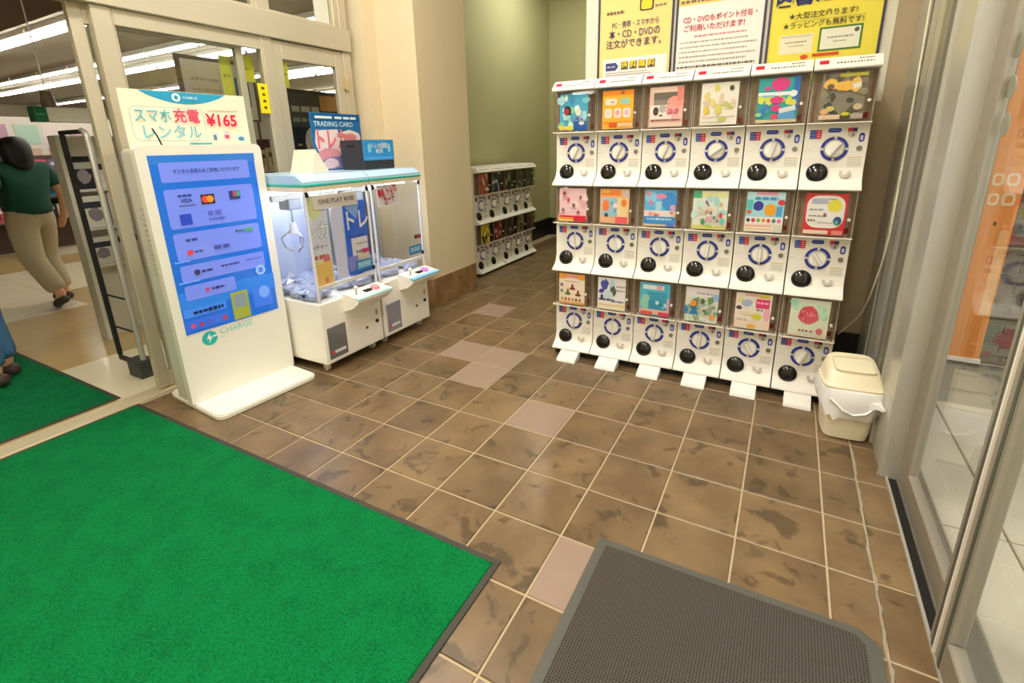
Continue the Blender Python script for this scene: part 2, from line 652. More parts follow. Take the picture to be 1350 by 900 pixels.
tr3 = struct(MB().box(1.2, 1.74, YB - .012, YB, 0, .283).build('trim_3', M_DADO_SHADE), 'tile dado toned black for shade at the foot of the poster wall')
for i in range(2):
    link('tile', ME_BX, tr3, (1.36 + i * .30 - .1, YB - .018, 0))
tr4 = struct(MB().box(-2.27, -2.256, 4.7, 5.86, 0, .283).build('trim_4', M_DADO_SHADE), 'tile dado toned black for shade along the alcove side wall')
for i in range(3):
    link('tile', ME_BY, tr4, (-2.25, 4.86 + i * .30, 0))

# ---- shop front frames (plane x = XW)
def fr(b, y0, y1, z0, z1, x0=XW - .05, x1=XW + .03, bev=.004):
    b.box(x0, x1, y0, y1, z0, z1, bev)
f1 = MB()
fr(f1, -2.0, 1.56, 2.25, 2.42, XW - .07, XW + .05)
f1.box(XW - .05, XW + .03, -2.0, 1.56, 2.74, 2.82)
o = f1.build('trim_5', M_ALU)
struct(o, 'broad aluminium header over the automatic door')
for nm, y0, y1, z1 in (('mullion', .73, .812, 2.78), ('jamb', -.272, -.178, 2.25), ('post', 1.475, 1.56, 2.78), ('jamb', -2.06, -1.97, 2.25)):
    b = MB()
    fr(b, y0, y1, 0, z1)
    b.build(nm, M_ALU, o)
b = MB().box(XW - .1, XW + .035, -2.0, .73, -.004, .004, .002)
b.box(XW - .06, XW - .05, -2.0, .73, .004, .006)
struct(b.build('trim_6', mat('threshold_metal', '#d9cba8', .4, metal=.3)), 'pale metal threshold strip of the automatic door')

def glazed(name, label, y0, y1, z0, z1, ls, rs, tr_, br, x=XW, m=M_ALU, th=.045, hinge=False, glass=M_GLASS):
    o = thing(name, label, None)
    del o['label']
    struct(o, label)
    if 'category' in o:
        del o['category']
    for nm, q in (('stile', (y0, y0 + ls, z0, z1)), ('stile', (y1 - rs, y1, z0, z1)), ('rail', (y0 + ls, y1 - rs, z1 - tr_, z1)), ('rail', (y0 + ls, y1 - rs, z0, z0 + br))):
        if q[1] - q[0] > .001 and q[3] - q[2] > .001:
            MB().box(x - th / 2, x + th / 2, *q, .004).build(nm, m, o)
    MB().box(x - .004, x + .004, y0 + ls, y1 - rs, z0 + br, z1 - tr_).build('pane', glass, o)
    return o
glazed('door_1', 'open sliding glass leaf of the automatic door', -.36, .60, .01, 2.25, .066, .05, .10, .10, XW - .035)
glazed('window_1', 'fixed glass sidelight behind the charging kiosk', -.178, .73, .01, 2.25, .012, .012, .09, .09, XW + .01, m=M_ALU, th=.03)
d3 = glazed('door_2', 'hinged glass door behind the claw machines', .815, 1.475, .01, 2.245, .075, .085, .125, .25, XW)
for z in (.35, 2.0):
    MB().cyl((XW + .045, 1.475, z - .05), (XW + .045, 1.475, z + .05), .014).box(XW + .02, XW + .045, 1.45, 1.50, z - .045, z + .045, .002).build('hinge', mat('hinge_brass', '#cdb68a', .4, metal=.4), d3)
glazed('window_2', 'transom pane above the automatic door', -1.9, .73, 2.42, 2.74, .03, .03, .02, .02)
tw = glazed('window_3', 'transom pane above the hinged door', .812, 1.475, 2.42, 2.74, .03, .05, .02, .02)
MB().box(XW - .03, XW - .02, 1.28, 1.42, 2.44, 2.72).build('blind', M_WHITE, tw)

# ---- street side
sw = struct(MB().box(1.735, 1.80, 1.0, YB, 0, 2.3).build('wall_right', mat('pale_grey_panel', '#bdbcae', .5, metal=.15, var=.05, vscale=6)), 'pale grey aluminium panel beside the poster wall')
for nm, x0, y0, y1, m in (('cover_strip', 1.722, 1.53, 1.80, M_ALU2), ('cover_strip', 1.728, 1.22, 1.34, M_ALU2), ('cover_strip', 1.716, 1.045, 1.15, M_ALUD)):
    MB().box(x0, 1.74, y0, y1, 0, 2.3, .003).build(nm, m, sw)
for y0 in (1.005, 1.155, 1.205, 1.345, 1.515):
    MB().box(1.730, 1.737, y0, y0 + .012, 0, 2.3).build('groove', M_DARK if y0 < 1.1 else mat('groove_grey', '#6f6c62', .6), sw)
b = MB().box(1.735, 1.84, .675, 1.0, 0, 2.3, .004)
jb = struct(b.build('trim_7', M_ALU2), 'silver aluminium door jamb by the waste bin')
MB().box(1.725, 1.74, .68, .70, 0, 2.3, .002).build('edge_bead', M_ALU2, jb)
MB().box(1.722, 1.74, .965, .985, 0, 2.3, .002).build('edge_bead', M_ALU2, jb)
MB().box(1.734, 1.742, .99, 1.0, 0, 2.3).build('gasket', M_DARK, jb)
glazed('door_3', 'sliding glass street door next to the waste bin', -.165, .672, .012, 2.28, .105, .12, .1, .105, 1.815, M_ALU_SHADE, .035)
d4 = glazed('door_4', 'nearer sliding glass street door', -1.35, -.165, .012, 2.28, .1, .118, .1, .105, 1.775, M_ALU_SHADE, .04)
for nm, y0, y1, x0, m in (('gasket', -.212, -.192, 1.753, mat('green_gasket', '#4c5244', .5)), ('edge_bead', -.232, -.222, 1.749, M_WHITE), ('gasket', -.278, -.262, 1.753, MATS['green_gasket'])):
    MB().box(x0, 1.757, y0, y1, .012, 2.28).build(nm, m, d4)
glazed('door_5', 'street door at the near end', -2.6, -1.36, .012, 2.28, .1, .1, .1, .105, 1.815, M_ALU2, .04)
b = MB().box(1.752, 1.762, -2.6, .675, -.004, .010, .001)
tk = struct(b.build('trim_8', M_ALU2), 'floor track of the sliding street doors')
MB().box(1.764, 1.792, -2.6, .675, -.004, .002).build('slot', M_DARK, tk)
MB().box(1.792, 1.80, -2.6, .675, -.004, .012, .001).build('rail', M_ALUD, tk)
MB().box(1.80, 1.90, -2.6, 1.0, -.02, .006, .002).build('sill', M_ALUD, tk)
struct(MB().box(1.735, 1.85, -2.6, 1.0, 2.28, 2.36, .004).build('trim_9', M_ALU2), 'aluminium head rail above the street doors')

# ---- street outside
M_PAVE = mat('street_paving', '#cfc6b0', .6, var=.08, vscale=9, bump=.1, bscale=30)
gd = struct(MB().box(1.9, 14, -8, 10, -.10, -.034).build('ground', mat('paving_joint', '#9a927e', .9)), 'pale slab paving outside the street doors')
ME_SL = MB().box(-.596, .596, -.596, .596, -.03, 0, .004).mesh('slab', M_PAVE)
ME_SL0 = MB().box(-.08, .116, -.596, .596, -.03, 0, .004).mesh('slab', M_PAVE)
for i in range(6):
    for j in range(-3, 1):
        link('slab', ME_SL, gd, (1.505 + i * 1.2 + (.0 if i else .0), j * 1.2 + 1.05, -.004)) if i else link('slab', ME_SL0, gd, (1.985, j * 1.2 + 1.05, -.004))
rw = struct(MB().box(1.9, 8, 2.42, 2.6, -.03, 3.6).build('wall_outside', mat('dark_brick_joint', '#8f877a', .9)), 'dark brick return wall of the building outside')
ME_BK = MB().box(-.10, .10, -.012, .0, -.029, .029, .003).mesh('brick', mat('dark_brick', '#5f564c', .8, var=.3, vscale=14))
for k in range(30):
    for j in range(5):
        link('brick', ME_BK, rw, (2.35 + j * .21 + (k % 2) * .105, 2.42, .03 + k * .068))
kb = MB().box(7.6, 7.9, -8, 10, -.05, 3.2)
ob = struct(kb.build('wall_opposite', mat('outside_brick_joint', '#a49a88', .9)), 'brick wall across the passage outside')
ME_BRK = MB().box(-.01, .01, -.29, .29, -.09, .09, .004).mesh('brick', mat('outside_brick', '#857868', .8, var=.25, vscale=5))
for k in range(9):
    for j in range(-1, 10):
        link('brick', ME_BRK, ob, (7.592, j * .6 + (k % 2) * .3 - .5, .1 + k * .2))

# ---- shop interior shell
M_SFLOOR = mat('shop_beige_tile', '#c3a772', .18, var=.10, vscale=4)
M_SCREAM = mat('shop_cream_tile', '#ece0bf', .16, var=.05, vscale=5)
sf = struct(MB().box(-19, XW - .10, -6, 9.5, -.05, -.003).build('floor_shop', mat('shop_joint', '#bfae88', .6)), 'polished beige and cream shop floor')
ME_S = [MB().box(-.448, .448, -.448, .448, -.01, 0, .002).mesh('tile', m) for m in (M_SFLOOR, M_SCREAM)]
for i in range(12):
    for j in range(-3, 6):
        x, y = XW - .10 - .45 - .9 * i, j * .9 - .1
        if seen(x, y, 0, 200):
            link('tile', ME_S[1 if (i + j) % 3 == 0 or i in (4, 5) else 0], sf, (x, y, 0))
struct(MB().box(-19, -2.30, -6, 9.5, 2.98, 3.05).build('ceiling_shop', mat('shop_ceiling', '#a89f8c', .9)), 'shop ceiling with long fluorescent rows')
struct(MB().box(-9.5, XW - .09, -6, .195, 2.5, 2.98).build('ceiling_bulkhead', mat('bulkhead_brown', '#6b5140', .85)), 'brown lowered bulkhead inside the shop')
wall('wall_shop_far', [(-19.1, -19, -6, 9.5, 0, 3.0)], mat('shop_wall', '#c8bfa4', .8), 'far wall of the shop')
wall('wall_shop_side', [(-19, XW - .09, 9.4, 9.5, 0, 3.0)], MATS['shop_wall'], 'side wall of the shop')
wall('wall_shop_near', [(-19, XW - .09, -6.1, -6, 0, 3.0)], MATS['shop_wall'], 'near side wall of the shop')

# ================================================================== LAMPS
M_LAMP = mat('lamp_diffuser', (1.0, 0.95, 0.86, 1), .5, emit=LAMP)
M_TUBE = mat('fluorescent_tube', (1.0, 0.97, 0.92, 1), .5, emit=TUBE)
M_TUBEH = mat('tube_housing', '#d8d4c8', .5)
def ceiling_lamp(x, y, label, sx=.3, sy=1.2, m=M_LAMP):
    t = thing('ceiling_light', label, 'ceiling light', (x, y, ZC))
    MB().box(-sx / 2 - .03, sx / 2 + .03, -sy / 2 - .03, sy / 2 + .03, -.04, 0, .005).build('housing', M_WHITE, t)
    MB().box(-sx / 2, sx / 2, -sy / 2, sy / 2, -.052, -.04).build('diffuser', m, t)
for x, y, lb in ((-1.0, .45, 'long ceiling light over the claw machines'), (.55, -.25, 'long ceiling light over the middle of the vestibule'), (1.0, -2.2, 'long ceiling light at the near end of the vestibule'), (-1.1, -1.7, 'long ceiling light over the green mat')):
    ceiling_lamp(x, y, lb)
ceiling_lamp(-1.45, 4.5, 'small round-edged downlight in the alcove', .16, .16, mat('downlight_diffuser', (1, .97, .88, 1), .5, emit=330))

ME_TB = {}
def tube_row(y, x0, x1, z, n, dbl, label):
    L = (x1 - x0) / n
    for i in range(n):
        t = thing('fluorescent_light', label, 'ceiling light', (x0 + (i + .5) * L, y, z), 0, 'fluorescent rows in the shop')
        k = (round(L, 3), dbl)
        if k not in ME_TB:
            h = MB().box(-L / 2 + .03, L / 2 - .03, -.09, .09, .02, .08, .004).mesh('housing', M_TUBEH)
            tb = MB().cyl((-L / 2 + .05, 0, 0), (L / 2 - .05, 0, 0), .015, n=8).mesh('tube', M_TUBE, 40)
            ME_TB[k] = (h, tb)
        link('housing', ME_TB[k][0], t)
        if dbl:
            link('tube', ME_TB[k][1], t, (0, -.075, 0))
            link('tube', ME_TB[k][1], t, (0, .075, 0))
        else:
            link('tube', ME_TB[k][1], t)
for y, x0, x1, n, dbl, lb in ((1.26, -9.6, -3.4, 5, True, 'twin-tube batten in the shop ceiling row next to the brown bulkhead'), (2.67, -13.6, -3.6, 8, False, 'single-tube batten in the shop ceiling row second from the bulkhead'),
        (3.28, -16, -3.6, 10, True, 'twin-tube batten in the shop ceiling row third from the bulkhead'), (5.05, -18.4, -5, 10, False, 'single-tube batten in the long ceiling row mid-way across the shop'),
        (5.45, -8.4, -5.9, 2, True, 'twin-tube batten beside the long single-tube row'), (7.86, -11, -6, 4, True, 'twin-tube batten in the shop ceiling row by the side wall')):
    tube_row(y, x0, x1, 2.9, n, dbl, lb)

# ================================================================== MATS ON THE FLOOR
t = thing('entrance_mat', 'bright green pile mat on the vestibule tiles', 'mat')
MB().box(-2.085, .435, -2.9, -.545, 0, .010, .003).build('pile', M_GREEN, t)
b = MB()
for q in ((-2.11, .46, -.545, -.52), (.435, .46, -2.9, -.545), (-2.11, -2.085, -2.9, -.545)):
    b.box(q[0], q[1], q[2], q[3], 0, .006, .002)
b.build('rubber_border', M_MATEDGE, t)
t = thing('entrance_mat', 'dark green pile mat inside the shop doorway', 'mat')
MB().box(-5.2, -2.325, -2.9, -.555, 0, .010, .003).build('pile', pile('green_mat_pile_worn', '#0e7a42', '#07512c', 120), t)
b = MB()
for q in ((-5.225, -2.30, -.555, -.53), (-2.325, -2.30, -2.9, -.555)):
    b.box(q[0], q[1], q[2], q[3], 0, .006, .002)
b.build('rubber_border', M_MATEDGE, t)
t = thing('scraper_mat', 'dark grey ribbed rubber scraper mat by the street door', 'mat')
MB().prism([(.775, -.275), (1.56, -.262), (1.585, -.29), (1.585, -1.5), (.775, -1.5)], 0, .009, 'z').build('grid', M_SCRAPER, t)
b = MB()
b.prism([(.742, -.248), (.775, -.275), (.775, -1.5), (.742, -1.5)], 0, .006, 'z')
b.prism([(.742, -.248), (1.575, -.232), (1.56, -.262), (.775, -.275)], 0, .006, 'z')
b.prism([(1.575, -.232), (1.625, -.275), (1.585, -.29), (1.56, -.262)], 0, .006, 'z')
b.prism([(1.625, -.275), (1.625, -1.5), (1.585, -1.5), (1.585, -.29)], 0, .006, 'z')
b.build('rubber_border', mat('grey_rubber_edge', '#55544c', .6), t)

# ================================================================== CAPSULE MACHINES
UW = .2825
HW = .138
ME_BODY = MB().prism([(.34, 0), (-.072, 0), (-.076, .005), (-.072, .014), (-.050, .028), (-.028, .044), (-.014, .062), (-.005, .085), (0, .11), (0, .5755), (.34, .5755)], -HW, HW).mesh('body', M_WHITE)
b = MB().prism([(-.0, .330), (-.058, .333), (-.069, .345), (-.072, .36), (-.072, .55), (-.066, .570), (-.0, .5745)], -HW + .003, HW - .003)
ME_CASE = b.mesh('display_case', M_ACRYL)
ME_SILL = MB().prism([(0, .326), (-.058, .326), (-.066, .329), (-.064, .334), (0, .333)], -HW + .002, HW - .002).mesh('case_sill', mat('case_sill', '#d9d2c2', .35))
ME_BACK = MB().box(-HW + .006, HW - .006, -.006, -.0005, .336, .568).mesh('case_backing', M_CASEIN)
b = MB()
for sx in (-1, 1):
    b.box(sx * .118 - .006, sx * .118 + .006, -.062, -.01, .336, .566, .002)
ME_RIB = b.mesh('case_rib', clear('tinted_acrylic', (.86, .82, .78, 1), .5, .08, .05))
ME_CARD = MB().box(-.094, .094, -.0525, -.0505, .343, .560).mesh('display_card', ink('#efeae0'))
def ring_seg(b, r0, r1, y0, y1, a0, a1, n=8):
    for i in range(n):
        A, B = R(a0 + (a1 - a0) * i / n), R(a0 + (a1 - a0) * (i + 1) / n)
        P = [(r * math.cos(a), r * math.sin(a)) for r, a in ((r0, A), (r1, A), (r1, B), (r0, B))]
        b.prism([(x, z) for x, z in P], y0, y1, 'y')
b = MB()
for k in range(4):
    ring_seg(b, .047, .060, -.004, 0, 7 + 90 * k, 83 + 90 * k)
ME_RING = b.mesh('dial_ring', M_BLUE)
b = MB()
ring_seg(b, .044, .0465, -.006, 0, 0, 360, 24)
ring_seg(b, .0605, .062, -.003, 0, 0, 360, 24)
ME_RIM = b.mesh('dial_rim', M_GREYP)
ME_KNOB = MB().cyl((0, 0, 0), (0, -.012, 0), .043, .040, 24).mesh('dial_plate', mat('dial_white', '#efece4', .25), 40)
ME_GRIP = MB().prism([(-.013, -.012), (-.006, -.034), (.006, -.034), (.013, -.012)], -.039, .039, 'x').mesh('grip', mat('grip_white', '#e6e3da', .25))
for v in ME_GRIP.vertices:            # profile was (y,z); turn it into a bar standing out of the dial
    x, y, z = v.co
    v.co = (y, z, x)
ME_GRIP.flip_normals()
b = MB()
rings = []
for k in range(6):
    a = k / 5 * math.pi / 2
    rr, dd = math.cos(a), math.sin(a)
    rings.append([(.050 * rr * math.cos(2 * math.pi * i / 24), -.02 * dd, .050 * rr * math.sin(2 * math.pi * i / 24)) for i in range(24)])
b.loft(rings[:-1])
ME_OUT = b.mesh('capsule_outlet', M_BLACKG, 50)
b = MB()
for k in range(10):
    A, B = R(160 + 220 * k / 10), R(160 + 220 * (k + 1) / 10)
    b.prism([(r * math.cos(a), r * math.sin(a)) for r, a in ((.011, A), (.024, A), (.024, B), (.011, B))], -.010, 0, 'y')
ME_CUP = b.mesh('return_cup', mat('cup_grey', '#c9c5bb', .4))
for v in ME_CUP.vertices:
    v.co.z *= 1.1
ME_SLOT = MB().cyl((0, 0, 0), (0, -.008, 0), .013, .012, 12).mesh('coin_lock', mat('lock_metal', '#8f8c86', .35, metal=.7), 40)
ME_HEAD = MB().prism([(.34, .577), (-.074, .577), (-.079, .583), (-.076, .592), (-.030, .634), (-.016, .639), (.34, .639)], -HW, HW).mesh('header', M_WHITE)
ME_FOOT = MB().prism([(-.066, 0.0), (-.156, -.036), (-.162, -.053), (-.05, -.053), (-.05, .0)], -.068, .068).mesh('foot_plate', mat('foot_white', '#f4f2ec', .4))
ME_BASE = MB().box(-HW, HW, -.02, .33, -.053, 0).mesh('base_frame', M_BLACK)
ME_LATCH = MB().cyl((.108, -.055, .43), (.108, -.0718, .43), .0075, n=10).mesh('case_latch', M_WHITE, 40)
ME_TAG = MB().box(.098, .118, -.012, -.008, .350, .378).mesh('price_tag', ink('#8a1f20'))

STICKERS = []
def sticker(name):
    p = Print(0)
    STICKERS.append((name, p))
    return p
p = sticker('flag_sticker')
p.rect(-.090, .205 + .073, .052, .044, '#2a4fb0')
for i in range(3):
    p.rect(-.103, .205 + .084 - i * .0125, .024, .004, '#8fa0d8')
p.rect(-.077, .205 + .073, .026, .044, '#d8304a')
for i in range(3):
    p.rect(-.077, .205 + .085 - i * .012, .014, .003, '#f3d6da')
p = sticker('name_plate')
p.rrect(-.008, .205 + .091, .058, .021, '#22389f', .010)
p.dashes(-.03, .016, .205 + .091, .007, '#7f8fd6', 3)
p = sticker('coin_sticker')
p.ell(.068, .205 + .078, .021, .024, '#cfcac0')
p.rect(.058, .205 + .092, .022, .018, '#cf3550')
p.rect(.078, .205 + .092, .018, .018, '#3b3f7d')
p.rect(.072, .205 + .069, .010, .018, '#8c8780')
p = sticker('slot_plate')
p.rrect(.110, .205 + .054, .024, .044, '#2b3c9e', .011)
p.rrect(.110, .205 + .052, .012, .024, '#c6cbe6', .004)
p = sticker('notice_label')
p.rect(.094, .205 - .066, .062, .050, '#eae6dc')
p.rect(.094, .205 - .044, .062, .005, '#d9c27a')
for i in range(4):
    p.dashes(.065, .122, .205 - .055 - i * .009, .0034, '#b7b3ab', i)
p = sticker('age_label')
p.rect(-.113, .205 - .005, .048, .036, '#e4e1d8')
p.rect(-.113, .205 - .005, .045, .033, '#efece4')
p.dashes(-.132, -.096, .205 - .004, .004, '#cfcbc2', 9)
ME_STICKS = []
for nm, p in STICKERS:
    me = D.meshes.new(nm)
    p.bm.to_mesh(me)
    p.bm.free()
    for m in p.mats:
        me.materials.append(m)
    ME_STICKS.append((nm, me))
M_RED = ink('#cf2036')

def capsule_machine(x, y, z, label, group, card, rotz=0, top=False, bottom=False, grip=0.0, rich=True):
    t = thing('capsule_machine', label, 'capsule machine', (x, y, z), rotz, group)
    link('body', ME_BODY, t)
    link('case_backing', ME_BACK, t)
    link('case_rib', ME_RIB, t)
    link('case_sill', ME_SILL, t)
    c = link('display_card', ME_CARD, t)
    p = Print(-.0528)
    card(p)
    p.build('print', c)
    link('price_tag', ME_TAG, t)
    link('case_latch', ME_LATCH, t)
    link('display_case', ME_CASE, t)
    d = link('dial', ME_KNOB, t, (0, -.001, .205))
    link('ring', ME_RING, d)
    link('rim', ME_RIM, d)
    g = link('grip', ME_GRIP, d)
    g.rotation_euler = (0, grip, 0)
    o = link('capsule_outlet', ME_OUT, t, (-.062, -.013, .086))
    o.rotation_euler = (R(-14), 0, 0)
    o = link('return_cup', ME_CUP, t, (.060, -.014, .088))
    o.rotation_euler = (R(-10), 0, 0)
    link('coin_lock', ME_SLOT, t, (.106, 0, .207))
    for nm, me in ME_STICKS:
        link(nm, me, t)
    if top:
        h = link('header', ME_HEAD, t)
        a = math.degrees(math.atan2(.058, .060))
        # header print lies on the sloped face: build flat then tilt
        for nm, kw in (('brand_logo', 0), ('header_text', 1), ('header_text', 2)):
            q = Print(0)
            if kw == 0:
                q.rrect(-.098, -.002, .040, .026, '#d3223c', .004)
            elif kw == 1:
                q.dashes(-.045, .105, -.012, .010, '#69635a', 5, .6, 1.0, .5)
            else:
                q.dashes(.045, .105, .011, .008, '#69635a', 6, .6, 1.2, .4)
            e = q.build(nm, h, (0, -.0527, .6163))
            e.rotation_euler = (R(-45), 0, 0)
        l = text('BANDAI', .0105, ink('#f6e3e4'), h, -.098, -.0540, .6150, rotx=45, bold=.01)
    if bottom:
        link('foot_plate', ME_FOOT, t)
        link('base_frame', ME_BASE, t)
    return t

CX, CZ = 0.0, .452                          # card centre; card is .188 x .217
def C(u, v):
    return CX + u * .094, CZ + v * .1085
class Card:
    """display card drawing in card units (-1..1)"""
    def __init__(s, p):
        s.p = p
    def r(s, u, v, w, h, c, rot=0):
        s.p.rect(*C(u, v), w * .094, h * .1085, c, rot)
    def rr(s, u, v, w, h, c):
        s.p.rrect(*C(u, v), w * .094, h * .1085, c)
    def e(s, u, v, a, b, c, wob=0, seed=0):
        s.p.ell(*C(u, v), a * .094, b * .1085, c, 14, wob, seed)
    def d(s, u0, u1, v, h, c, seed=0):
        s.p.dashes(C(u0, 0)[0], C(u1, 0)[0], C(0, v)[1], h * .1085, c, seed)
    def blobs(s, n, cols, seed, u0=-.9, u1=.9, v0=-.9, v1=.9, lo=.05, hi=.18):
        q = random.Random(seed)
        for i in range(n):
            s.e(q.uniform(u0, u1), q.uniform(v0, v1), q.uniform(lo, hi), q.uniform(lo, hi), q.choice(cols), .5, seed * 50 + i)

def k11(p):
    k = Card(p)
    k.r(0, 0, 2, 2, '#4aa6c8')
    k.blobs(22, ['#a9d9e4', '#7cc6d6', '#bfe6c0', '#3f8fc2', '#8fd0a8', '#dff0ee'], 11, lo=.1, hi=.3)
    k.e(-.42, .08, .26, .26, '#171a24'); k.e(-.46, .04, .17, .17, '#a83040')
    k.e(.35, .0, .2, .22, '#dfe3cf'); k.blobs(5, ['#7a5fb0', '#9c7cc0'], 12, -.1, .6, -.5, -.3, .06, .1)
    k.r(-.45, -.86, 1.1, .22, '#e0cf58'); k.r(.5, -.75, .95, .48, '#1b57a8'); k.e(.6, -.62, .2, .1, '#e8d4d0')
def k12(p):
    k = Card(p)
    k.r(0, 0, 2, 2, '#f0b431'); k.r(0, .86, 2, .26, '#f08f24'); k.e(.3, .86, .12, .1, '#a86a3a')
    k.rr(-.45, .42, .75, .34, '#f2dccd'); k.e(.45, .42, .34, .16, '#8fc6bc', .2, 4); k.e(-.35, .4, .12, .06, '#b5a7a8')
    for u, c in ((-.62, '#ddd0d0'), (0, '#e2a3b4'), (.6, '#d9b2c0')):
        k.rr(u, -.18, .48, .5, '#f3ddd6'); k.e(u, -.16, .15, .16, c, .2, 3)
    k.r(0, -.66, 1.9, .1, '#ef8a3b'); k.r(-.3, -.8, .5, .26, '#d5522a'); k.r(.5, -.8, .9, .2, '#e9c49a')
def k13(p):
    k = Card(p)
    k.r(0, 0, 2, 2, '#e6b7ae'); k.r(0, .82, 2, .3, '#e6cdbf'); k.r(-.05, .52, 1.4, .4, '#6d665c'); k.r(-.1, .2, 1.3, .3, '#8d8379')
    k.r(-.3, -.25, 1.3, .7, '#efe3dc'); k.e(.55, .22, .5, .3, '#e79a92', .15, 5); k.e(.28, -.02, .3, .14, '#e9a7a0'); k.r(.8, .62, .35, .7, '#dd8478')
    k.e(-.6, -.2, .17, .22, '#3b332f'); k.e(-.2, -.08, .22, .2, '#b9b0ab'); k.e(-.28, -.42, .1, .05, '#554b46')
    k.blobs(7, ['#cf6574', '#d88d94', '#b5485a'], 13, .1, .85, -.5, -.15, .05, .14)
    k.d(-.85, .9, -.66, .08, '#7c625a', 2); k.r(0, -.9, 2, .2, '#dfc9b8')
def k14(p):
    k = Card(p)
    k.r(0, 0, 2, 2, '#eae6dc')
    k.blobs(16, ['#d8cf6e', '#c9c774', '#ddd08c', '#d9c9b4', '#b8bb68'], 14, -.85, .85, -.55, .75, .1, .24)
    k.e(.62, .72, .12, .12, '#4c4a3e'); k.e(-.7, -.3, .14, .22, '#dfc04c'); k.e(.2, -.72, .26, .12, '#b9c565'); k.d(-.9, .9, -.62, .05, '#c39a8c', 3); k.d(-.9, .2, -.85, .05, '#bcae94', 3)
def k15(p):
    k = Card(p)
    k.r(0, 0, 2, 2, '#2fa3a6'); k.r(.86, .3, .28, 1.5, '#2f6ec2'); k.r(-.05, .3, 1.9, .16, '#e7f1f4'); k.r(-.6, .2, .8, .1, '#7db6e6')
    k.e(.05, .72, .46, .3, '#d83a86'); k.e(-.55, .55, .15, .1, '#c84a90'); k.e(.72, .28, .17, .15, '#e8f0ee')
    k.blobs(9, ['#e6df4c', '#d2dc58'], 15, -.85, .8, -.12, .06, .12, .2); k.e(-.05, .02, .34, .16, '#d83a86'); k.e(-.05, -.35, .24, .18, '#cf3a80'); k.e(-.1, -.72, .2, .12, '#e0466f')
    k.blobs(6, ['#8fdc9a', '#3f7fc6', '#44b0a0'], 16, -.9, -.4, -.7, -.3, .1, .2); k.r(.5, -.42, .8, .22, '#d6dde0', .2); k.r(.5, -.72, .8, .34, '#5aa0d6', .15); k.r(0, -.93, 2, .14, '#cfc19c')
def k16(p):
    k = Card(p)
    k.r(0, 0, 2, 2, '#857f72')
    k.blobs(26, ['#5b584f', '#6c6a5f', '#a49c8c', '#4b4a44', '#8f8b78'], 17, lo=.08, hi=.22)
    k.r(.35, .9, 1.2, .14, '#b9b640'); k.e(-.6, .55, .32, .24, '#e9bd5c', .2, 2); k.e(.05, .45, .45, .22, '#e9b955', .3, 3); k.e(.5, .5, .25, .32, '#e6c06a', .3, 4); k.e(-.6, .45, .16, .12, '#6c6250')
    k.r(.55, .45, .34, .2, '#e6e2e4', .3); k.e(-.5, -.5, .2, .12, '#c6bf6a'); k.e(-.75, -.62, .2, .13, '#e0ae78'); k.e(.7, -.45, .2, .14, '#c9b892')
    k.r(-.5, -.86, .95, .2, '#dcc0a8'); k.r(.2, -.82, .4, .3, '#4b4a24'); k.e(.2, -.74, .2, .08, '#d0cc3c'); k.r(.72, -.86, .5, .2, '#b5a79a')
def k21(p):
    k = Card(p)
    k.r(0, 0, 2, 2, '#eec6cc')
    k.blobs(16, ['#f3d9dc', '#e6b0ba', '#efd0cf'], 21, lo=.12, hi=.26)
    for u, v, c in ((-.62, .68, '#93404a'), (-.3, .32, '#d23a58'), (.1, .0, '#8a5a5c'), (.6, .45, '#9a6a58'), (.45, -.42, '#a83a48'), (-.7, -.3, '#9c6f74')):
        k.e(u, v, .11, .12, c, .6, int(u * 100)); k.d(u - .15, u + .15, v - .2, .05, '#b98a8e', int(v * 90))
    k.r(0, -.8, 2, .34, '#d62440'); k.r(-.45, -.84, 1.1, .2, '#e89a4c'); k.r(-.45, -.93, 1.1, .1, '#eccf70')
def k22(p):
    k = Card(p)
    k.r(0, 0, 2, 2, '#f2b07a'); k.r(-.25, .78, 1.3, .3, '#f08a3c'); k.r(-.6, .84, .5, .12, '#eecb58'); k.r(.75, .75, .4, .4, '#cdbfc2')
    k.r(-.3, -.05, 1.2, 1.1, '#9bc7da'); k.r(.55, -.05, .7, 1.1, '#efd49a'); k.e(-.6, .05, .24, .34, '#ee7f3a'); k.e(.65, .22, .2, .24, '#e88a40'); k.e(0, 0, .2, .3, '#c9b4c6'); k.e(-.55, -.5, .14, .12, '#3c4a58')
    k.blobs(6, ['#e8e4ec', '#c66a88', '#58b0c8'], 22, -.3, .3, -.4, .2, .06, .14); k.r(.5, -.78, .8, .4, '#e8606a'); k.r(-.5, -.86, 1, .2, '#e0b494')
def k23(p):
    k = Card(p)
    k.r(0, .35, 2, 1.3, '#63b6ea'); k.e(.55, .4, .5, .5, '#4394dd'); k.e(-.6, .6, .4, .3, '#8fcdf0'); k.e(.05, .66, .34, .14, '#e08ab4'); k.e(-.75, .8, .15, .15, '#e89aae'); k.e(-.6, .3, .12, .14, '#d986b0')
    k.r(-.1, .12, .4, .5, '#a8d4ea'); k.e(.8, .05, .18, .16, '#dca0b8'); k.r(0, -.3, 2, .34, '#ead8d8'); k.blobs(8, ['#e59aa2', '#e8b98a', '#d66a72'], 23, -.9, .9, -.42, -.22, .08, .14)
    k.r(0, -.68, 2, .44, '#3a8fd6'); k.d(-.8, .8, -.6, .12, '#b9d9f0', 4); k.r(-.3, -.94, 1.4, .12, '#d8c3a8'); k.r(.7, -.94, .5, .12, '#6a78c8')
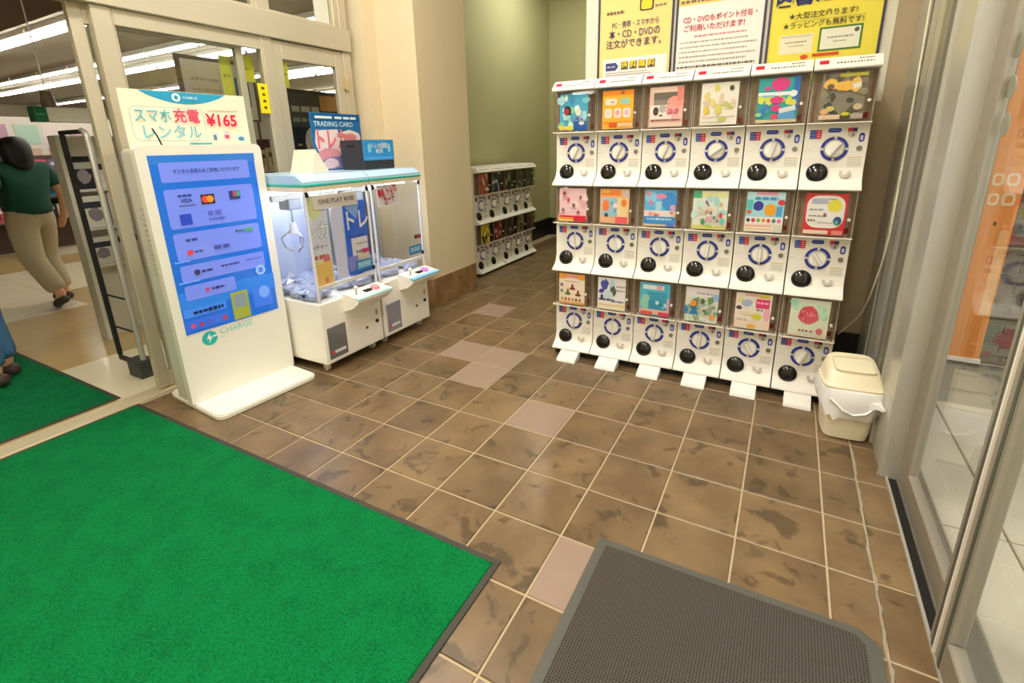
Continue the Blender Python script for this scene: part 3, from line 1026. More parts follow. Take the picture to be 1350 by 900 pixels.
def k24(p):
    k = Card(p)
    k.r(0, 0, 2, 2, '#e4eadb'); k.r(-.75, .82, .5, .4, '#52b48a'); k.r(.2, .8, 1.4, .24, '#e9e6a4'); k.blobs(8, ['#a9d8d2', '#c7e6dc'], 24, -.95, .9, -.4, .6, .12, .25)
    k.blobs(34, ['#e2b0b4', '#cfc9d8', '#e8cf8a', '#8f7aa0', '#b7d0c0', '#d9a07a', '#6c86b4'], 25, -.75, .75, -.6, .45, .05, .11)
    k.e(.66, -.25, .08, .16, '#d63a62'); k.e(.75, -.55, .14, .14, '#5fc0bc'); k.e(-.35, -.62, .1, .2, '#3f9a5c', .4, 2); k.r(0, -.9, 2, .22, '#d6cf84'); k.e(.0, -.85, .2, .1, '#a7c75c')
def k25(p):
    k = Card(p)
    k.r(0, 0, 2, 2, '#a6dcec'); k.r(0, .84, 2, .3, '#bfe4ee'); k.r(.05, .92, 1.1, .14, '#ea9cb8'); k.d(-.55, .65, .68, .16, '#4d8fd2', 5); k.r(-.82, .35, .36, .5, '#5fc3c4')
    k.e(-.35, .3, .28, .26, '#3d3e9a', .2, 7); k.e(.28, .12, .33, .32, '#eba72c', .15, 8); k.e(.82, .5, .18, .14, '#d63c4c'); k.r(.75, .05, .3, .5, '#4fa6d8'); k.e(-.82, .0, .15, .1, '#d66a5a')
    k.r(0, -.42, 2, .34, '#f0eee6')
    for i, c in enumerate(('#4b4468', '#d23a62', '#7fb04c', '#dc9a5a', '#e8503c', '#3f8c90', '#e86fae')):
        k.e(-.82 + i * .27, -.42, .105, .105, c)
    k.r(0, -.8, 2, .4, '#ece2d0'); k.r(-.25, -.7, 1.4, .08, '#e6a898'); k.r(-.25, -.86, 1.4, .08, '#dfc8a0'); k.r(.75, -.8, .4, .3, '#d8d2c8')
def k26(p):
    k = Card(p)
    k.r(0, 0, 2, 2, '#cf3a3e'); k.rr(0, .12, 1.8, 1.55, '#eceae6'); k.r(-.3, .62, .8, .26, '#b3b6cc'); k.r(.3, .72, .34, .05, '#8f8c90')
    k.e(.42, .42, .34, .3, '#e6e04e', .1, 3); k.e(.62, -.3, .2, .22, '#2f5f9c'); k.e(.58, -.38, .1, .12, '#67ae8c')
    k.d(-.75, -.1, .22, .08, '#8f8c8c', 6); k.d(-.75, .1, -.08, .1, '#a49aa0', 7); k.d(-.8, -.4, -.3, .1, '#6f6b70', 8); k.e(.0, -.02, .07, .1, '#b2506a'); k.d(-.3, .4, -.4, .08, '#b9b4b4', 9)
    k.r(-.35, -.86, 1.2, .18, '#e0d4c2'); k.r(.68, -.86, .5, .2, '#dd8d86')
def k31(p):
    k = Card(p)
    k.r(0, 0, 2, 2, '#efdfc6'); k.r(0, .82, 2, .36, '#f0a640'); k.r(0, .84, .9, .18, '#e8a0a0'); k.e(0, .48, .85, .26, '#efe0d0'); k.d(-.5, .5, .5, .1, '#c4ad8c', 1)
    for u, v, c in ((.05, .1, '#8f3434'), (-.3, -.25, '#4b7a4a'), (.5, -.28, '#7a5038')):
        k.e(u, v + .1, .09, .16, c); k.e(u, v - .06, .22, .1, c, .3, 2)
    k.e(-.78, .25, .12, .12, '#8a8490'); k.e(-.78, -.15, .12, .12, '#7d9a8c')
    for i in range(6):
        k.e(-.75 + i * .28, -.68, .09, .12, ('#c9a24c', '#a8604a', '#c07a4c')[i % 3])
    k.r(0, -.92, 2, .14, '#d9a25c')
def k32(p):
    k = Card(p)
    k.r(0, 0, 2, 2, '#e8e6e6'); k.e(-.5, .55, .3, .34, '#4a57a8', .5, 1); k.e(-.7, .12, .22, .16, '#39469c', .4, 2); k.e(.05, .45, .2, .5, '#b9d3dc', .4, 3); k.e(.1, .2, .26, .3, '#55605e', .6, 4); k.e(-.3, -.1, .4, .3, '#c9d9e4', .3, 5)
    k.e(-.7, -.25, .1, .2, '#2c3a70'); k.d(.35, .95, .5, .1, '#9aa09a', 5); k.d(.3, .95, .25, .1, '#8b938e', 6); k.d(-.9, .2, -.38, .14, '#2d3a58', 7); k.d(-.0, .9, -.45, .12, '#6e6a9a', 8)
    k.r(0, -.8, 2, .4, '#ece0c8'); k.d(-.9, .5, -.72, .06, '#dba08c', 3); k.r(.7, -.7, .5, .12, '#e6d070')
def k33(p):
    k = Card(p)
    k.r(0, 0, 2, 2, '#58b4d4'); k.r(-.1, .72, 1.4, .26, '#e3ecf0'); k.r(.3, .72, .4, .26, '#e9b2bc'); k.r(.15, .15, 1.3, .6, '#3f9cba'); k.e(-.6, -.2, .34, .5, '#8fcdb8', .3, 2); k.r(.2, -.35, 1.2, .55, '#3a93b8')
    k.blobs(8, ['#bfe3ea', '#7ccad8', '#2f7fa4'], 33, -.1, .8, -.5, -.15, .06, .12); k.r(0, -.76, 2, .3, '#dfb7a6'); k.r(-.5, -.86, .8, .2, '#d9584e'); k.r(.65, -.86, .7, .24, '#cf4460'); k.r(.92, -.3, .16, .8, '#dba4b4')
def k34(p):
    k = Card(p)
    k.r(0, 0, 2, 2, '#d9e0d4'); k.r(0, .76, 2, .5, '#e9e4e8'); k.d(-.3, .6, .68, .14, '#b9aebc', 1); k.r(.8, .5, .34, .4, '#8fbce8'); k.r(-.6, -.35, .9, .5, '#2f86c2')
    k.blobs(30, ['#6f9a5c', '#8fb0a0', '#51604e', '#c0c8b8', '#4f8f96', '#b5a878'], 34, -.9, .9, -.55, .4, .07, .17)
    k.e(-.5, .1, .2, .2, '#e89a34'); k.e(.68, -.62, .17, .17, '#e8a04a'); k.blobs(8, ['#c9d6b8', '#9ab08c', '#e8e6dc'], 35, -.9, .5, -.9, -.65, .08, .16)
def k35(p):
    k = Card(p)
    k.r(0, 0, 2, 2, '#ece4d6'); k.r(.1, .9, 1.2, .12, '#e8b49a'); k.r(.6, .86, .6, .16, '#dccb4c'); k.e(-.35, .45, .32, .2, '#a9b8d4', .3, 1); k.e(-.75, .6, .13, .14, '#e8dc7c'); k.e(-.78, .15, .16, .12, '#5c4a5c', .4, 2)
    k.r(.52, .48, .75, .5, '#e2457c'); k.d(.2, .85, .52, .12, '#f4bccd', 3); k.d(.2, .55, .12, .16, '#8f8984', 4); k.e(.25, -.25, .28, .16, '#d8d03e'); k.e(.8, -.1, .2, .35, '#eab0c4')
    k.e(-.3, -.12, .5, .12, '#e3d6b4'); k.r(0, -.72, 2, .5, '#ecd9c6'); k.d(-.85, -.3, -.5, .16, '#cbb9ae', 5); k.e(.0, -.84, .26, .13, '#e6b44e')
def k36(p):
    k = Card(p)
    k.r(0, 0, 2, 2, '#dfe6cf'); k.blobs(7, ['#a9dcc4', '#bfe4cf'], 36, -.9, -.3, .35, .85, .1, .2); k.blobs(7, ['#a9dcc4', '#bfe4cf'], 37, .4, .9, .1, .8, .1, .2)
    k.e(-.05, .2, .5, .48, '#d9566a', .12, 4); k.e(-.05, .05, .52, .3, '#dc5f70', .1, 5); k.blobs(8, ['#b84858', '#e88a92'], 38, -.4, .3, -.1, .5, .05, .1); k.e(.6, -.62, .17, .17, '#d9707c')
    for u in (-.4, -.22, -.04, .2):
        k.e(u, -.66, .06, .06, '#a8505c')
    k.r(0, -.92, 2, .14, '#d9cdb4')
CARDS = [[k11, k12, k13, k14, k15, k16], [k21, k22, k23, k24, k25, k26], [k31, k32, k33, k34, k35, k36]]
DESC = [['blue card with a black and red ball', 'orange card with pink boxes', 'pink card with a grey photograph', 'white card with olive yellow dots', 'teal card with magenta ovals', 'grey card with yellow swirls'],
        ['pink card over a red strip', 'orange card with a blue panel', 'sky blue card with a white band', 'pale green card full of tiny dots', 'light blue card with seven coloured dots', 'white card framed in red'],
        ['cream card topped in orange', 'white card with navy shapes', 'sea blue card with a red foot', 'white card with blue and green patches', 'cream card with a magenta block', 'pale mint card with a red lump']]
ROWZ = [1.208, .632, .055]
ROWN = ['top row', 'middle row', 'bottom row']
for r_ in range(3):
    for c_ in range(6):
        capsule_machine(-.004 + c_ * UW, 1.335, ROWZ[r_], 'capsule machine in the %s showing a %s' % (ROWN[r_], DESC[r_][c_]), 'capsule machines under the posters',
                        CARDS[r_][c_], top=r_ == 0, bottom=r_ == 2, grip=[.5, .45, .4, .9, .25, .6, -.2, -.3, -.35, .1, 0, -.6, .1, -.3, .2, .1, -.6, .4][r_ * 6 + c_])

# ---- capsule machines in the alcove (front turned to +x)
def dark_card(seed, cols):
    def f(p):
        k = Card(p)
        k.r(0, 0, 2, 2, cols[0])
        k.blobs(14, cols[1:], seed, lo=.1, hi=.35)
    return f
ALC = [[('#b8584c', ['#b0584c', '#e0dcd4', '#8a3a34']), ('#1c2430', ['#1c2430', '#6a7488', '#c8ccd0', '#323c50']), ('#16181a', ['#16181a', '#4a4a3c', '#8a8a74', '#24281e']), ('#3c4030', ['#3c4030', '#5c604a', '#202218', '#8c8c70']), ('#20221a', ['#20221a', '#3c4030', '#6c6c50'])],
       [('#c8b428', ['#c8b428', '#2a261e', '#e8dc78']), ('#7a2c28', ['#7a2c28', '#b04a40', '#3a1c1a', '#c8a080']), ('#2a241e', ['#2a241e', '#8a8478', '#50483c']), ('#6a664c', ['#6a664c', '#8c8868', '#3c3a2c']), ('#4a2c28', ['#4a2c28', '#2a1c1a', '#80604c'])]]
ALD = [['red and white card', 'navy card with pale specks', 'black card with olive specks', 'dull olive card', 'dark green card'], ['yellow sign card', 'dark red card', 'brown card with grey patches', 'khaki card', 'maroon card']]
AY = [3.06, 3.345, 3.655, 3.94, 4.225]
for r_ in range(2):
    for c_ in range(5):
        capsule_machine(-1.86, AY[c_], (.607, .03)[r_], 'shadowed alcove capsule machine, %s row, with a %s' % (('upper', 'lower')[r_], ALD[r_][c_]), 'capsule machines in the alcove', dark_card(60 + r_ * 5 + c_, ALC[r_][c_][1]), rotz=R(90), top=False, bottom=False, grip=.2 * c_)
ME_AB = MB().box(-.14, .14, -.04, .33, -.03, 0).mesh('plinth', M_BLACK)
ME_AH = MB().prism([(.34, .577), (-.074, .577), (-.079, .583), (-.076, .592), (-.04, .628), (-.03, .632), (.34, .632)], -HW, HW).mesh('header', M_WHITE)
q = Print(0)
q.dashes(-.1, .1, 0, .012, '#8a857c', 3, .8, 1.6, .5)
ME_AHP = D.meshes.new('header_print')
q.bm.to_mesh(ME_AHP); q.bm.free()
ME_AHP.materials.append(q.mats[0])
for o in [o for o in D.objects if o.get('group') == 'capsule machines in the alcove']:
    if 'lower' in o['label']:
        link('plinth', ME_AB, o)
    else:
        h = link('header', ME_AH, o)
        e = link('header_print', ME_AHP, h, (0, -.0605, .6095))
        e.rotation_euler = (R(-45), 0, 0)

# ================================================================== CHARGING KIOSK (front = local -y)
KW = .335
kt = thing('charging_kiosk', 'tall white phone charger rental kiosk with a blue screen', 'kiosk', (-1.430, -.095, 0), R(85.8))
def plate(b, w, y0, y1, z0, z1, r):
    pts = []
    for cx, cy, a0 in ((w - r, y1 - r, 0), (-w + r, y1 - r, 90), (-w + r, y0 + r, 180), (w - r, y0 + r, 270)):
        for i in range(6):
            a = R(a0 + 90 * i / 5)
            pts.append((cx + r * math.cos(a), cy + r * math.sin(a)))
    b.prism(pts, z0, z1, 'z')
b = MB()
plate(b, .322, -.012, .60, .004, .024, .05)
plate(b, .316, -.006, .594, .024, .032, .05)
b.build('base_plate', M_KIOSK, kt, smooth=30)
KY = .262
def slab(b, w, z0, z1, r, y0, y1, n=5):
    pts = [(w, z0), (-w, z0)]
    pts = []
    for cx, cz, a0, rr in ((w, z1, 0, r), (-w, z1, 90, r)):
        sx = 1 if cx > 0 else -1
        for i in range(n + 1):
            a = R(a0 + 90 * i / n)
            pts.append((cx - sx * rr + rr * math.cos(a), cz - rr + rr * math.sin(a)))
    pts += [(-w * .985, z0), (w * .985, z0)]
    b.prism(pts, y0, y1, 'y')
b = MB()
slab(b, .338, .032, 1.515, .035, KY, KY + .05)
kb_ = b.build('front_panel', M_KIOSK, kt, smooth=30)
b = MB()
slab(b, .322, .032, 1.500, .03, KY + .05, KY + .21)
side = b.build('cabinet', mat('kiosk_side', '#d5d5ca', .45), kt, smooth=30)
for k in range(14):
    MB().box(-.3235, -.321, KY + .07, KY + .13, 1.18 - k * .028, 1.192 - k * .028).build('vent_slot', M_VENT, side)
# screen
M_SCR = mat('screen_blue', '#1c66cc', .06, spec=.5, emit=.36)
def lit(h, e=.36):
    return mat('screen_' + h.lstrip('#'), h, .06, spec=.5, emit=e)
SX0, SX1, SZ0, SZ1 = -.287, .282, .462, 1.462
sc = MB().box(SX0, SX1, KY - .003, KY + .001, SZ0, SZ1).build('screen', M_SCR, kt)
p = Print(KY - .0032, .0002)
P1, P2, P3 = lit('#6f83e2'), lit('#5f74dc'), lit('#2b78d8')
p.rect(0, 1.44, .57, .045, lit('#2a70c4'))
p.rect(.0, .66, .57, .10, P3)
p.rrect(-.003, 1.372, .485, .105, P1, .012)
p.rrect(-.003, 1.175, .49, .215, P1, .015)
p.rrect(-.003, .965, .49, .155, P1, .015)
p.rrect(-.003, .812, .49, .095, P1, .012)
p.rrect(-.105, .700, .285, .085, P1, .012)
p.rect(-.16, .584, .24, .05, lit('#3f7fe0'))
p.rect(-.16, .510, .24, .06, lit('#3565d2'))
p.rrect(.19, .574, .125, .135, lit('#3c72dc'), .01)
p.ell(.205, .60, .035, .04, lit('#6f9ae8'))
p.rect(.045, .556, .105, .175, lit('#8f9a3c'))
p.rect(.045, .585, .075, .085, lit('#7c8a90'))
p.ell(.205, .745, .032, .032, lit('#8fb0ee')); p.ell(.205, .745, .016, .018, lit('#3f78d8'))
p.rect(-.03, 1.215, .075, .055, lit('#3a2a2e', .2)); p.ell(-.044, 1.215, .02, .02, lit('#d24a30')); p.ell(-.018, 1.215, .02, .02, lit('#d88a34'))
p.rect(.125, 1.225, .065, .05, lit('#30386e', .3)); p.rect(.125, 1.232, .02, .03, lit('#a84a5c')); p.rect(.146, 1.232, .018, .03, lit('#3f9a7a'))
p.rect(-.165, 1.115, .06, .06, lit('#2743b4'))
p.dashes(-.045, .04, 1.135, .03, lit('#5560b8'), 3); p.dashes(-.045, .05, 1.1, .014, lit('#4a56b0'), 4)
p.dashes(-.185, -.11, 1.245, .012, lit('#2e3a78', .3), 5); p.dashes(-.185, -.10, 1.19, .008, lit('#4a4f80', .3), 6)
p.dashes(-.19, -.13, 1.0, .02, lit('#36408c', .3), 7); p.dashes(.09, .15, 1.01, .016, lit('#2f6a5c', .3), 8); p.rect(.175, 1.01, .045, .022, lit('#3f9a6a'))
p.ell(-.18, .93, .017, .017, lit('#c83c44')); p.dashes(-.155, -.11, .93, .014, lit('#36408c', .3), 9); p.dashes(-.05, .04, .935, .028, lit('#4a4f9c', .3), 10)
p.ell(-.165, .812, .017, .017, lit('#3c3a6a', .3)); p.dashes(-.14, -.08, .812, .016, lit('#36366c', .3), 11); p.dashes(-.03, .08, .82, .012, lit('#40407c', .3), 12); p.dashes(.12, .22, .825, .010, lit('#5058b0'), 13)
p.ell(-.13, .70, .012, .014, lit('#b04878')); p.dashes(-.105, -.03, .70, .016, lit('#34346c', .3), 14)
p.dashes(-.23, -.06, .582, .024, lit('#1c2c5c', .2), 15, .5, 1.0, .2)
for i, c in enumerate(('#b0486c', '#8a3c5c', '#4858b8', '#3f6ad0', '#a03c50')):
    p.ell(-.245 + i * .045, .508, .014, .014, lit(c, .4))
p.dashes(-.27, -.19, .885, .008, lit('#7fa8ec'), 16); p.dashes(-.27, -.16, .765, .008, lit('#7fa8ec'), 17)
p.build('screen_print', sc)
text('デジタル決済のみご利用いただけます', .026, lit('#1c2a66', .1), sc, -.003, KY - .0095, 1.374, width=.36, bold=.012)
text('VISA', .030, lit('#24306e', .1), sc, -.145, KY - .0095, 1.216, bold=.02)
# logo under the screen
M_TEAL = ink('#2fbcb8')
p = Print(KY - .0005)
p.ell(-.168, .405, .044, .044, '#2fbcb8', 28)
p.poly([(-.166, .436), (-.186, .402), (-.171, .402), (-.176, .376), (-.150, .413), (-.164, .413)], '#eeece0')
p.rect(-.135, .412, .03, .010, '#eeece0')
p.build('logo', kb_)
text('CHARGE', .052, ink('#9fd6cc'), kb_, -.108, KY - .002, .425, 'LEFT', bold=.01)
text('SPOT', .022, ink('#bfe0d6'), kb_, -.108, KY - .002, .388, 'LEFT')
# sign board on top
sb = MB().box(-.325, .325, KY + .075, KY + .082, 1.485, 1.795).build('sign_board', mat('sign_cream', '#f2ead2', .5), kt)
p = Print(KY + .0748)
arc = [(-.235, 1.793), (.215, 1.793)] + [(.215 - .45 * i / 12, 1.793 - .062 * math.sin(math.pi * i / 12) ** .8) for i in range(1, 12)]
p.poly(arc, '#2f9fc8')
p.ell(-.055, 1.765, .022, .022, '#eef2ee', 18)
p.ell(-.055, 1.765, .010, .012, '#2f9fc8')
p.rrect(-.110, 1.625, .365, .175, '#b7d0cc', .03)
p.rrect(-.110, 1.625, .357, .167, '#f4edd8', .027)
p.dashes(.10, .28, 1.705, .008, '#d8cdb4', 3, .8, 2, .3)
p.rect(.115, 1.560, .036, .05, '#cfe0dc'); p.rect(.115, 1.555, .018, .03, '#5c7c8c')
p.rect(.185, 1.565, .036, .055, '#f0cdd0'); p.rect(.185, 1.56, .026, .02, '#e0506c')
p.rect(.262, 1.553, .055, .035, '#cfe0e8'); p.ell(.268, 1.548, .018, .012, '#4f88b0')
p.rect(.03, 1.519, .12, .016, '#56aebc')
p.build('sign_print', sb)
text('スマホ', .078, ink('#6cc0c4'), sb, -.190, KY + .068, 1.662, bold=.012, width=.175)
text('充電', .078, ink('#e8476a'), sb, -.022, KY + .068, 1.664, bold=.015, width=.135)
text('レンタル', .082, ink('#7cc6d2'), sb, -.110, KY + .068, 1.578, bold=.012, width=.29)
text('¥165', .088, ink('#e0284e'), sb, .170, KY + .068, 1.648, bold=.022, width=.175)
text('CHARGE', .020, ink('#dff0f2'), sb, -.025, KY + .068, 1.765, 'LEFT')
MB().tube([(-.19, KY + .03, 1.51), (-.205, KY + .028, 1.56), (-.222, KY + .03, 1.60)], .004, 6).build('antenna', M_BLACK, kt)

# ================================================================== CLAW MACHINES (front = local -y)
M_TEALT = mat('teal_trim', '#3fb9ab', .3)
M_LEDTOP = mat('pale_blue_top', '#b5d6f4', .25)
M_CLEARP = clear('claw_glass', (.97, .98, 1, 1), .6, .02, .045)
M_BAND = mat('cream_band', '#f0e3c8', .4)
M_LED = mat('claw_led', (.86, .93, 1.0, 1), .5, emit=38)
CW, CD = .272, .70
def lump_cloud(seed, n):
    q = random.Random(seed)
    b = MB()
    for i in range(n):
        x, y = q.uniform(-.24, .24), q.uniform(.05, .62)
        r = q.uniform(.035, .06)
        h = bmesh.ops.create_icosphere(b.bm, subdivisions=1, radius=r)
        for v in h['verts']:
            k = 1 + .35 * (q.random() - .5)
            v.co = Vector((x + v.co.x * k * 1.2, y + v.co.y * k, .52 + v.co.z * k * .7 + q.uniform(0, .02) + .05 * max(0, (y - .25))))
            v.co.x = max(-.262, min(.262, v.co.x)); v.co.y = max(.012, min(.67, v.co.y)); v.co.z = max(.503, v.co.z)
    return b
def claw_machine(y, label, second):
    t = thing('claw_machine', label, 'claw machine', (-1.36, y, 0), R(90), 'small claw machines between kiosk and pillar')
    cab = MB().box(-CW, CW, 0, CD, .07, .50, .008, 2).build('cabinet', M_CLAWW, t)
    MB().box(CW - .004, CW + .001, .002, .02, .08, .49).build('seam', mat('seam_grey', '#a59c8a', .6), cab)
    for sx in (-.215, .215):
        for sy in (.07, .62):
            c = MB().box(sx - .016, sx + .016, sy - .02, sy + .02, .052, .071).build('caster', M_CHROME, t)
            MB().cyl((sx - .011, sy + .008, .026), (sx + .011, sy + .008, .026), .026, n=16).build('wheel', mat('caster_wheel', '#d6d2c6', .4), c, smooth=40)
    # prize door
    dr = MB().box(-.243, -.085, -.004, .001, .100, .325, .004).build('prize_door', mat('prize_door_smoke' if not second else 'prize_door_pale', '#8f98a0' if not second else '#b9c2e4', .06, metal=.7), t)
    p = Print(-.0045)
    p.rect(-.165, .145, .12, .020, '#f0eef0'); p.rect(-.212, .145, .026, .022, '#d8384c'); p.dashes(-.19, -.115, .145, .008, '#a8a4ac', 2)
    p.build('door_sticker', dr)
    # control deck
    b = MB().prism([(.0, .395), (-.085, .425), (-.135, .462), (-.145, .478), (-.142, .500), (0, .526)], -.075, .255)
    dk = b.build('control_deck', M_CLAWW, t)
    MB().prism([(-.1455, .484), (-.1485, .489), (-.1475, .499), (-.142, .5035), (-.118, .508), (-.118, .500)], -.077, .257).build('deck_trim', mat('deck_blue' if second else 'deck_aqua', '#8fd0f2' if second else '#c6ece8', .3), dk)
    MB().cyl((.155, -.075, .514), (.155, -.078, .532), .033, .031, 20).build('push_button', mat('button_pink' if not second else 'button_magenta', '#f39aa8' if not second else '#e58ae0', .3), dk, smooth=40)
    MB().box(.055, .115, -.09, -.055, .5075, .522, .002).build('display', M_BLACK, dk)
    j = MB().cyl((-.02, -.075, .512), (-.02, -.075, .555), .007, n=10).build('joystick', M_GREYP, dk)
    MB().ball((-.02, -.075, .56), .016).build('ball_top', M_WHITE, j, smooth=60)
    c = MB().cyl((.215, 0, .235), (.215, -.008, .235), .014, n=14).build('coin_slot', M_BLACK, cab)
    MB().cyl((.11, 0, .215), (.11, -.006, .215), .010, n=12).build('door_lock', mat('lock_red', '#8a3a34', .4), cab)
    MB().box(.208, .226, -.006, 0, .285, .325, .002).build('coin_return', mat('brass', '#c9b26a', .35, metal=.6), cab)
    p = Print(-.0003)
    p.dashes(.17, .25, .385, .008, '#c9c2b4', 4)
    p.build('price_label', cab)
    # glass box
    for nm, q in (('glass_pane', (-CW + .012, CW - .012, .008, .012, .505, 1.225)), ('glass_pane', (-CW + .006, -CW + .010, .012, CD - .01, .505, 1.225)), ('glass_pane', (CW - .010, CW - .006, .012, CD - .01, .505, 1.225))):
        MB().box(*q).build(nm, M_CLEARP, t)
    MB().box(-CW + .01, CW - .01, CD - .02, CD - .005, .505, 1.225).build('back_panel', mat('claw_back', '#cdd6ee', .3), t)
    for sx in (-1, 1):
        MB().box(sx * (CW - .012) - .008, sx * (CW - .012) + .008, .004, .02, .505, 1.225, .003).build('corner_post', mat('post_white', '#dfe2ea', .3), t)
        MB().box(sx * (CW - .02) - .012, sx * (CW - .02) + .012, .0, .006, 1.19, 1.222).build('glass_clip', M_BLACK, t)
    MB().box(-.255, .255, .013, .03, .585, .612, .003).build('front_rail', M_CLAWW, t)
    MB().box(CW - .045, CW - .018, -.002, .004, .628, .655).build('glass_lock', M_BLACK, t)
    top = MB().box(-CW - .004, CW + .004, -.006, CD + .002, 1.222, 1.252, .003).build('top_band', M_BAND, t)
    MB().box(-CW - .006, CW + .006, -.010, CD + .002, 1.252, 1.270, .004).build('trim_strip', M_TEALT, top)
    MB().prism([(-.006, 1.270), (-.006, 1.283), (.012, 1.291), (.06, 1.320), (CD, 1.320), (CD, 1.27)], -CW - .003, CW + .003).build('lid', M_LEDTOP, top)
    MB().box(-.2, .2, .10, .12, 1.205, 1.22).build('led_strip', M_LED, top)
    MB().box(-.2, .2, .58, .60, 1.205, 1.22).build('led_strip', M_LED, top)
    # gantry and claw
    g = MB().box(-.26, .26, .33, .36, 1.15, 1.19, .003).build('gantry', M_GREYP, t)
    MB().box(-.17, -.07, .29, .40, 1.09, 1.16, .006).build('carriage', mat('carriage_grey', '#8f9296', .4), g)
    cl = MB().cyl((-.12, .345, .99), (-.12, .345, 1.09), .006, n=8).build('claw', M_CHROME, t)
    MB().cyl((-.12, .345, .93), (-.12, .345, 1.0), .032, .02, 14).build('claw_hub', mat('hub_white', '#e6e4e6', .3), cl, smooth=40)
    for k in range(3):
        a = k * 2 * math.pi / 3 + .5
        u = Vector((math.cos(a), math.sin(a), 0))
        MB().tube([Vector((-.12, .345, .95)) + u * .02, Vector((-.12, .345, .90)) + u * .085, Vector((-.12, .345, .84)) + u * .07, Vector((-.12, .345, .80)) + u * .02], .006, 6).build('claw_finger', M_CHROME, cl, smooth=60)
    fz = lump_cloud(5 if second else 4, 70).build('prize_filler', mat('filler_film', '#a9adc6', .25, var=.3, vscale=25, coat=.4), t)
    tag(fz, kind='stuff')
    # printed boards behind the glass
    if not second:
        bd = MB().box(-.20, .17, .022, .026, 1.105, 1.195).build('price_board', mat('board_cream', '#efe2d2', .5), t)
        text('ONE PLAY ¥100', .042, ink('#5a4a44'), bd, -.01, .018, 1.152, bold=.012, width=.30)
        bp = MB().box(.04, .245, .03, .034, .62, 1.13).build('pop_panel', mat('panel_blue', '#2f6fe0', .4), t)
        p = Print(.0298)
        p.poly([(.10, 1.13), (.19, 1.13), (.155, 1.0), (.06, 1.09)], '#8fb8f2')
        p.rect(.16, .79, .15, .17, '#eeeae6'); p.rect(.10, .70, .11, .10, '#9a94d8'); p.rect(.185, .735, .11, .05, '#efe0c0'); p.rect(.205, .772, .07, .03, '#d23a6c')
        p.dashes(.13, .235, .83, .016, '#b7aaa4', 3); p.dashes(.12, .17, .775, .018, '#5c5058', 4)
        p.build('panel_print', bp)
        text('トレ', .15, ink('#f4f4f8'), bp, .145, .0255, .99, bold=.02, width=.2)
        text('キャッチャー', .035, ink('#4a4450'), bp, .15, .0255, .885, bold=.012, width=.17)
        pp = MB().box(-.258, -.095, .03, .034, .60, 1.195).build('pop_panel', mat('panel_white', '#dfe2ea', .4), t)
        p = Print(.0298)
        p.poly([(-.258, 1.19), (-.145, 1.19), (-.15, 1.08), (-.20, 1.03), (-.258, 1.12)], '#dde8a0')
        p.rect(-.178, .69, .15, .17, '#f2c766'); p.rect(-.22, .765, .10, .03, '#eadf8c')
        p.dashes(-.255, -.125, .80, .028, '#c06a4c', 5); p.rect(-.14, .785, .05, .04, '#e06a78'); p.ell(-.16, .64, .014, .02, '#e07a5c')
        p.build('panel_print', pp)
        text('レカ', .12, ink('#8a8c98'), pp, -.186, .0262, .963, bold=.05, width=.16)
        text('レカ', .12, ink('#f6f6fa'), pp, -.186, .0250, .963, bold=.02, width=.155)
        text('ッチャー', .034, ink('#4a4440'), pp, -.186, .0255, .865, bold=.012, width=.13)
        sp = MB().box(-.06, .03, .032, .036, .62, 1.10).build('pop_panel', mat('panel_lilac', '#dcdcf0', .4), t)
    else:
        bd = MB().box(-.20, .02, .016, .02, 1.06, 1.215).build('pop_board', mat('board_white', '#f2eeea', .5), t)
        for o in (text('最新トレカ\nカード', .072, ink('#d8243c'), bd, -.09, .0115, 1.135, bold=.03, width=.20, space=.85),):
            o.rotation_euler = (R(90), R(-14), 0)
        MB().box(-.10, .24, .66, .672, .62, 1.17).build('pop_panel', mat('panel_grey', '#d6d0c6', .5), t)
        MB().box(-.255, -.22, .03, .034, .64, 1.10).build('pop_panel', mat('panel_blue2', '#5f8ce0', .4), t)
        MB().box(-.20, -.06, .5, .51, .56, 1.04).build('pop_panel', mat('panel_sand', '#e8d8bc', .5), t)
    # stickers on the glass
    st = MB().box(.085, .235, .004, .007, .645, .715).build('glass_sticker', mat('sticker_blue', '#2f78b0', .3), t)
    p = Print(.0038)
    p.rect(.16, .695, .13, .012, '#8fc8d8'); p.rect(.16, .667, .13, .012, '#7fb4d4'); p.dashes(.105, .215, .681, .010, '#cfe6ee', 6)
    p.build('sticker_print', st)
    if second:
        st = MB().box(.16, .235, .004, .007, .765, .795).build('glass_sticker', mat('sticker_black', '#2c2838', .4), t)
        p = Print(.0038)
        p.rect(.205, .78, .05, .024, '#b03c48')
        p.build('sticker_print', st)
    return t
claw_machine(.560, 'white claw machine with blue signs inside, next to the kiosk', False)
claw_machine(1.124, 'white claw machine with red lettered board, next to the pillar', True)

# things on top of the claw machines
ZT = 1.321
b = MB().prism([(-.075, 0), (.075, 0), (-.02, .155)], -.11, .11)
tag(b.build('paper_tent', mat('cream_card', '#efe6cc', .7), None, (-1.71, .64, ZT)), 'folded blank cream card tent standing on the claw machine', 'card')
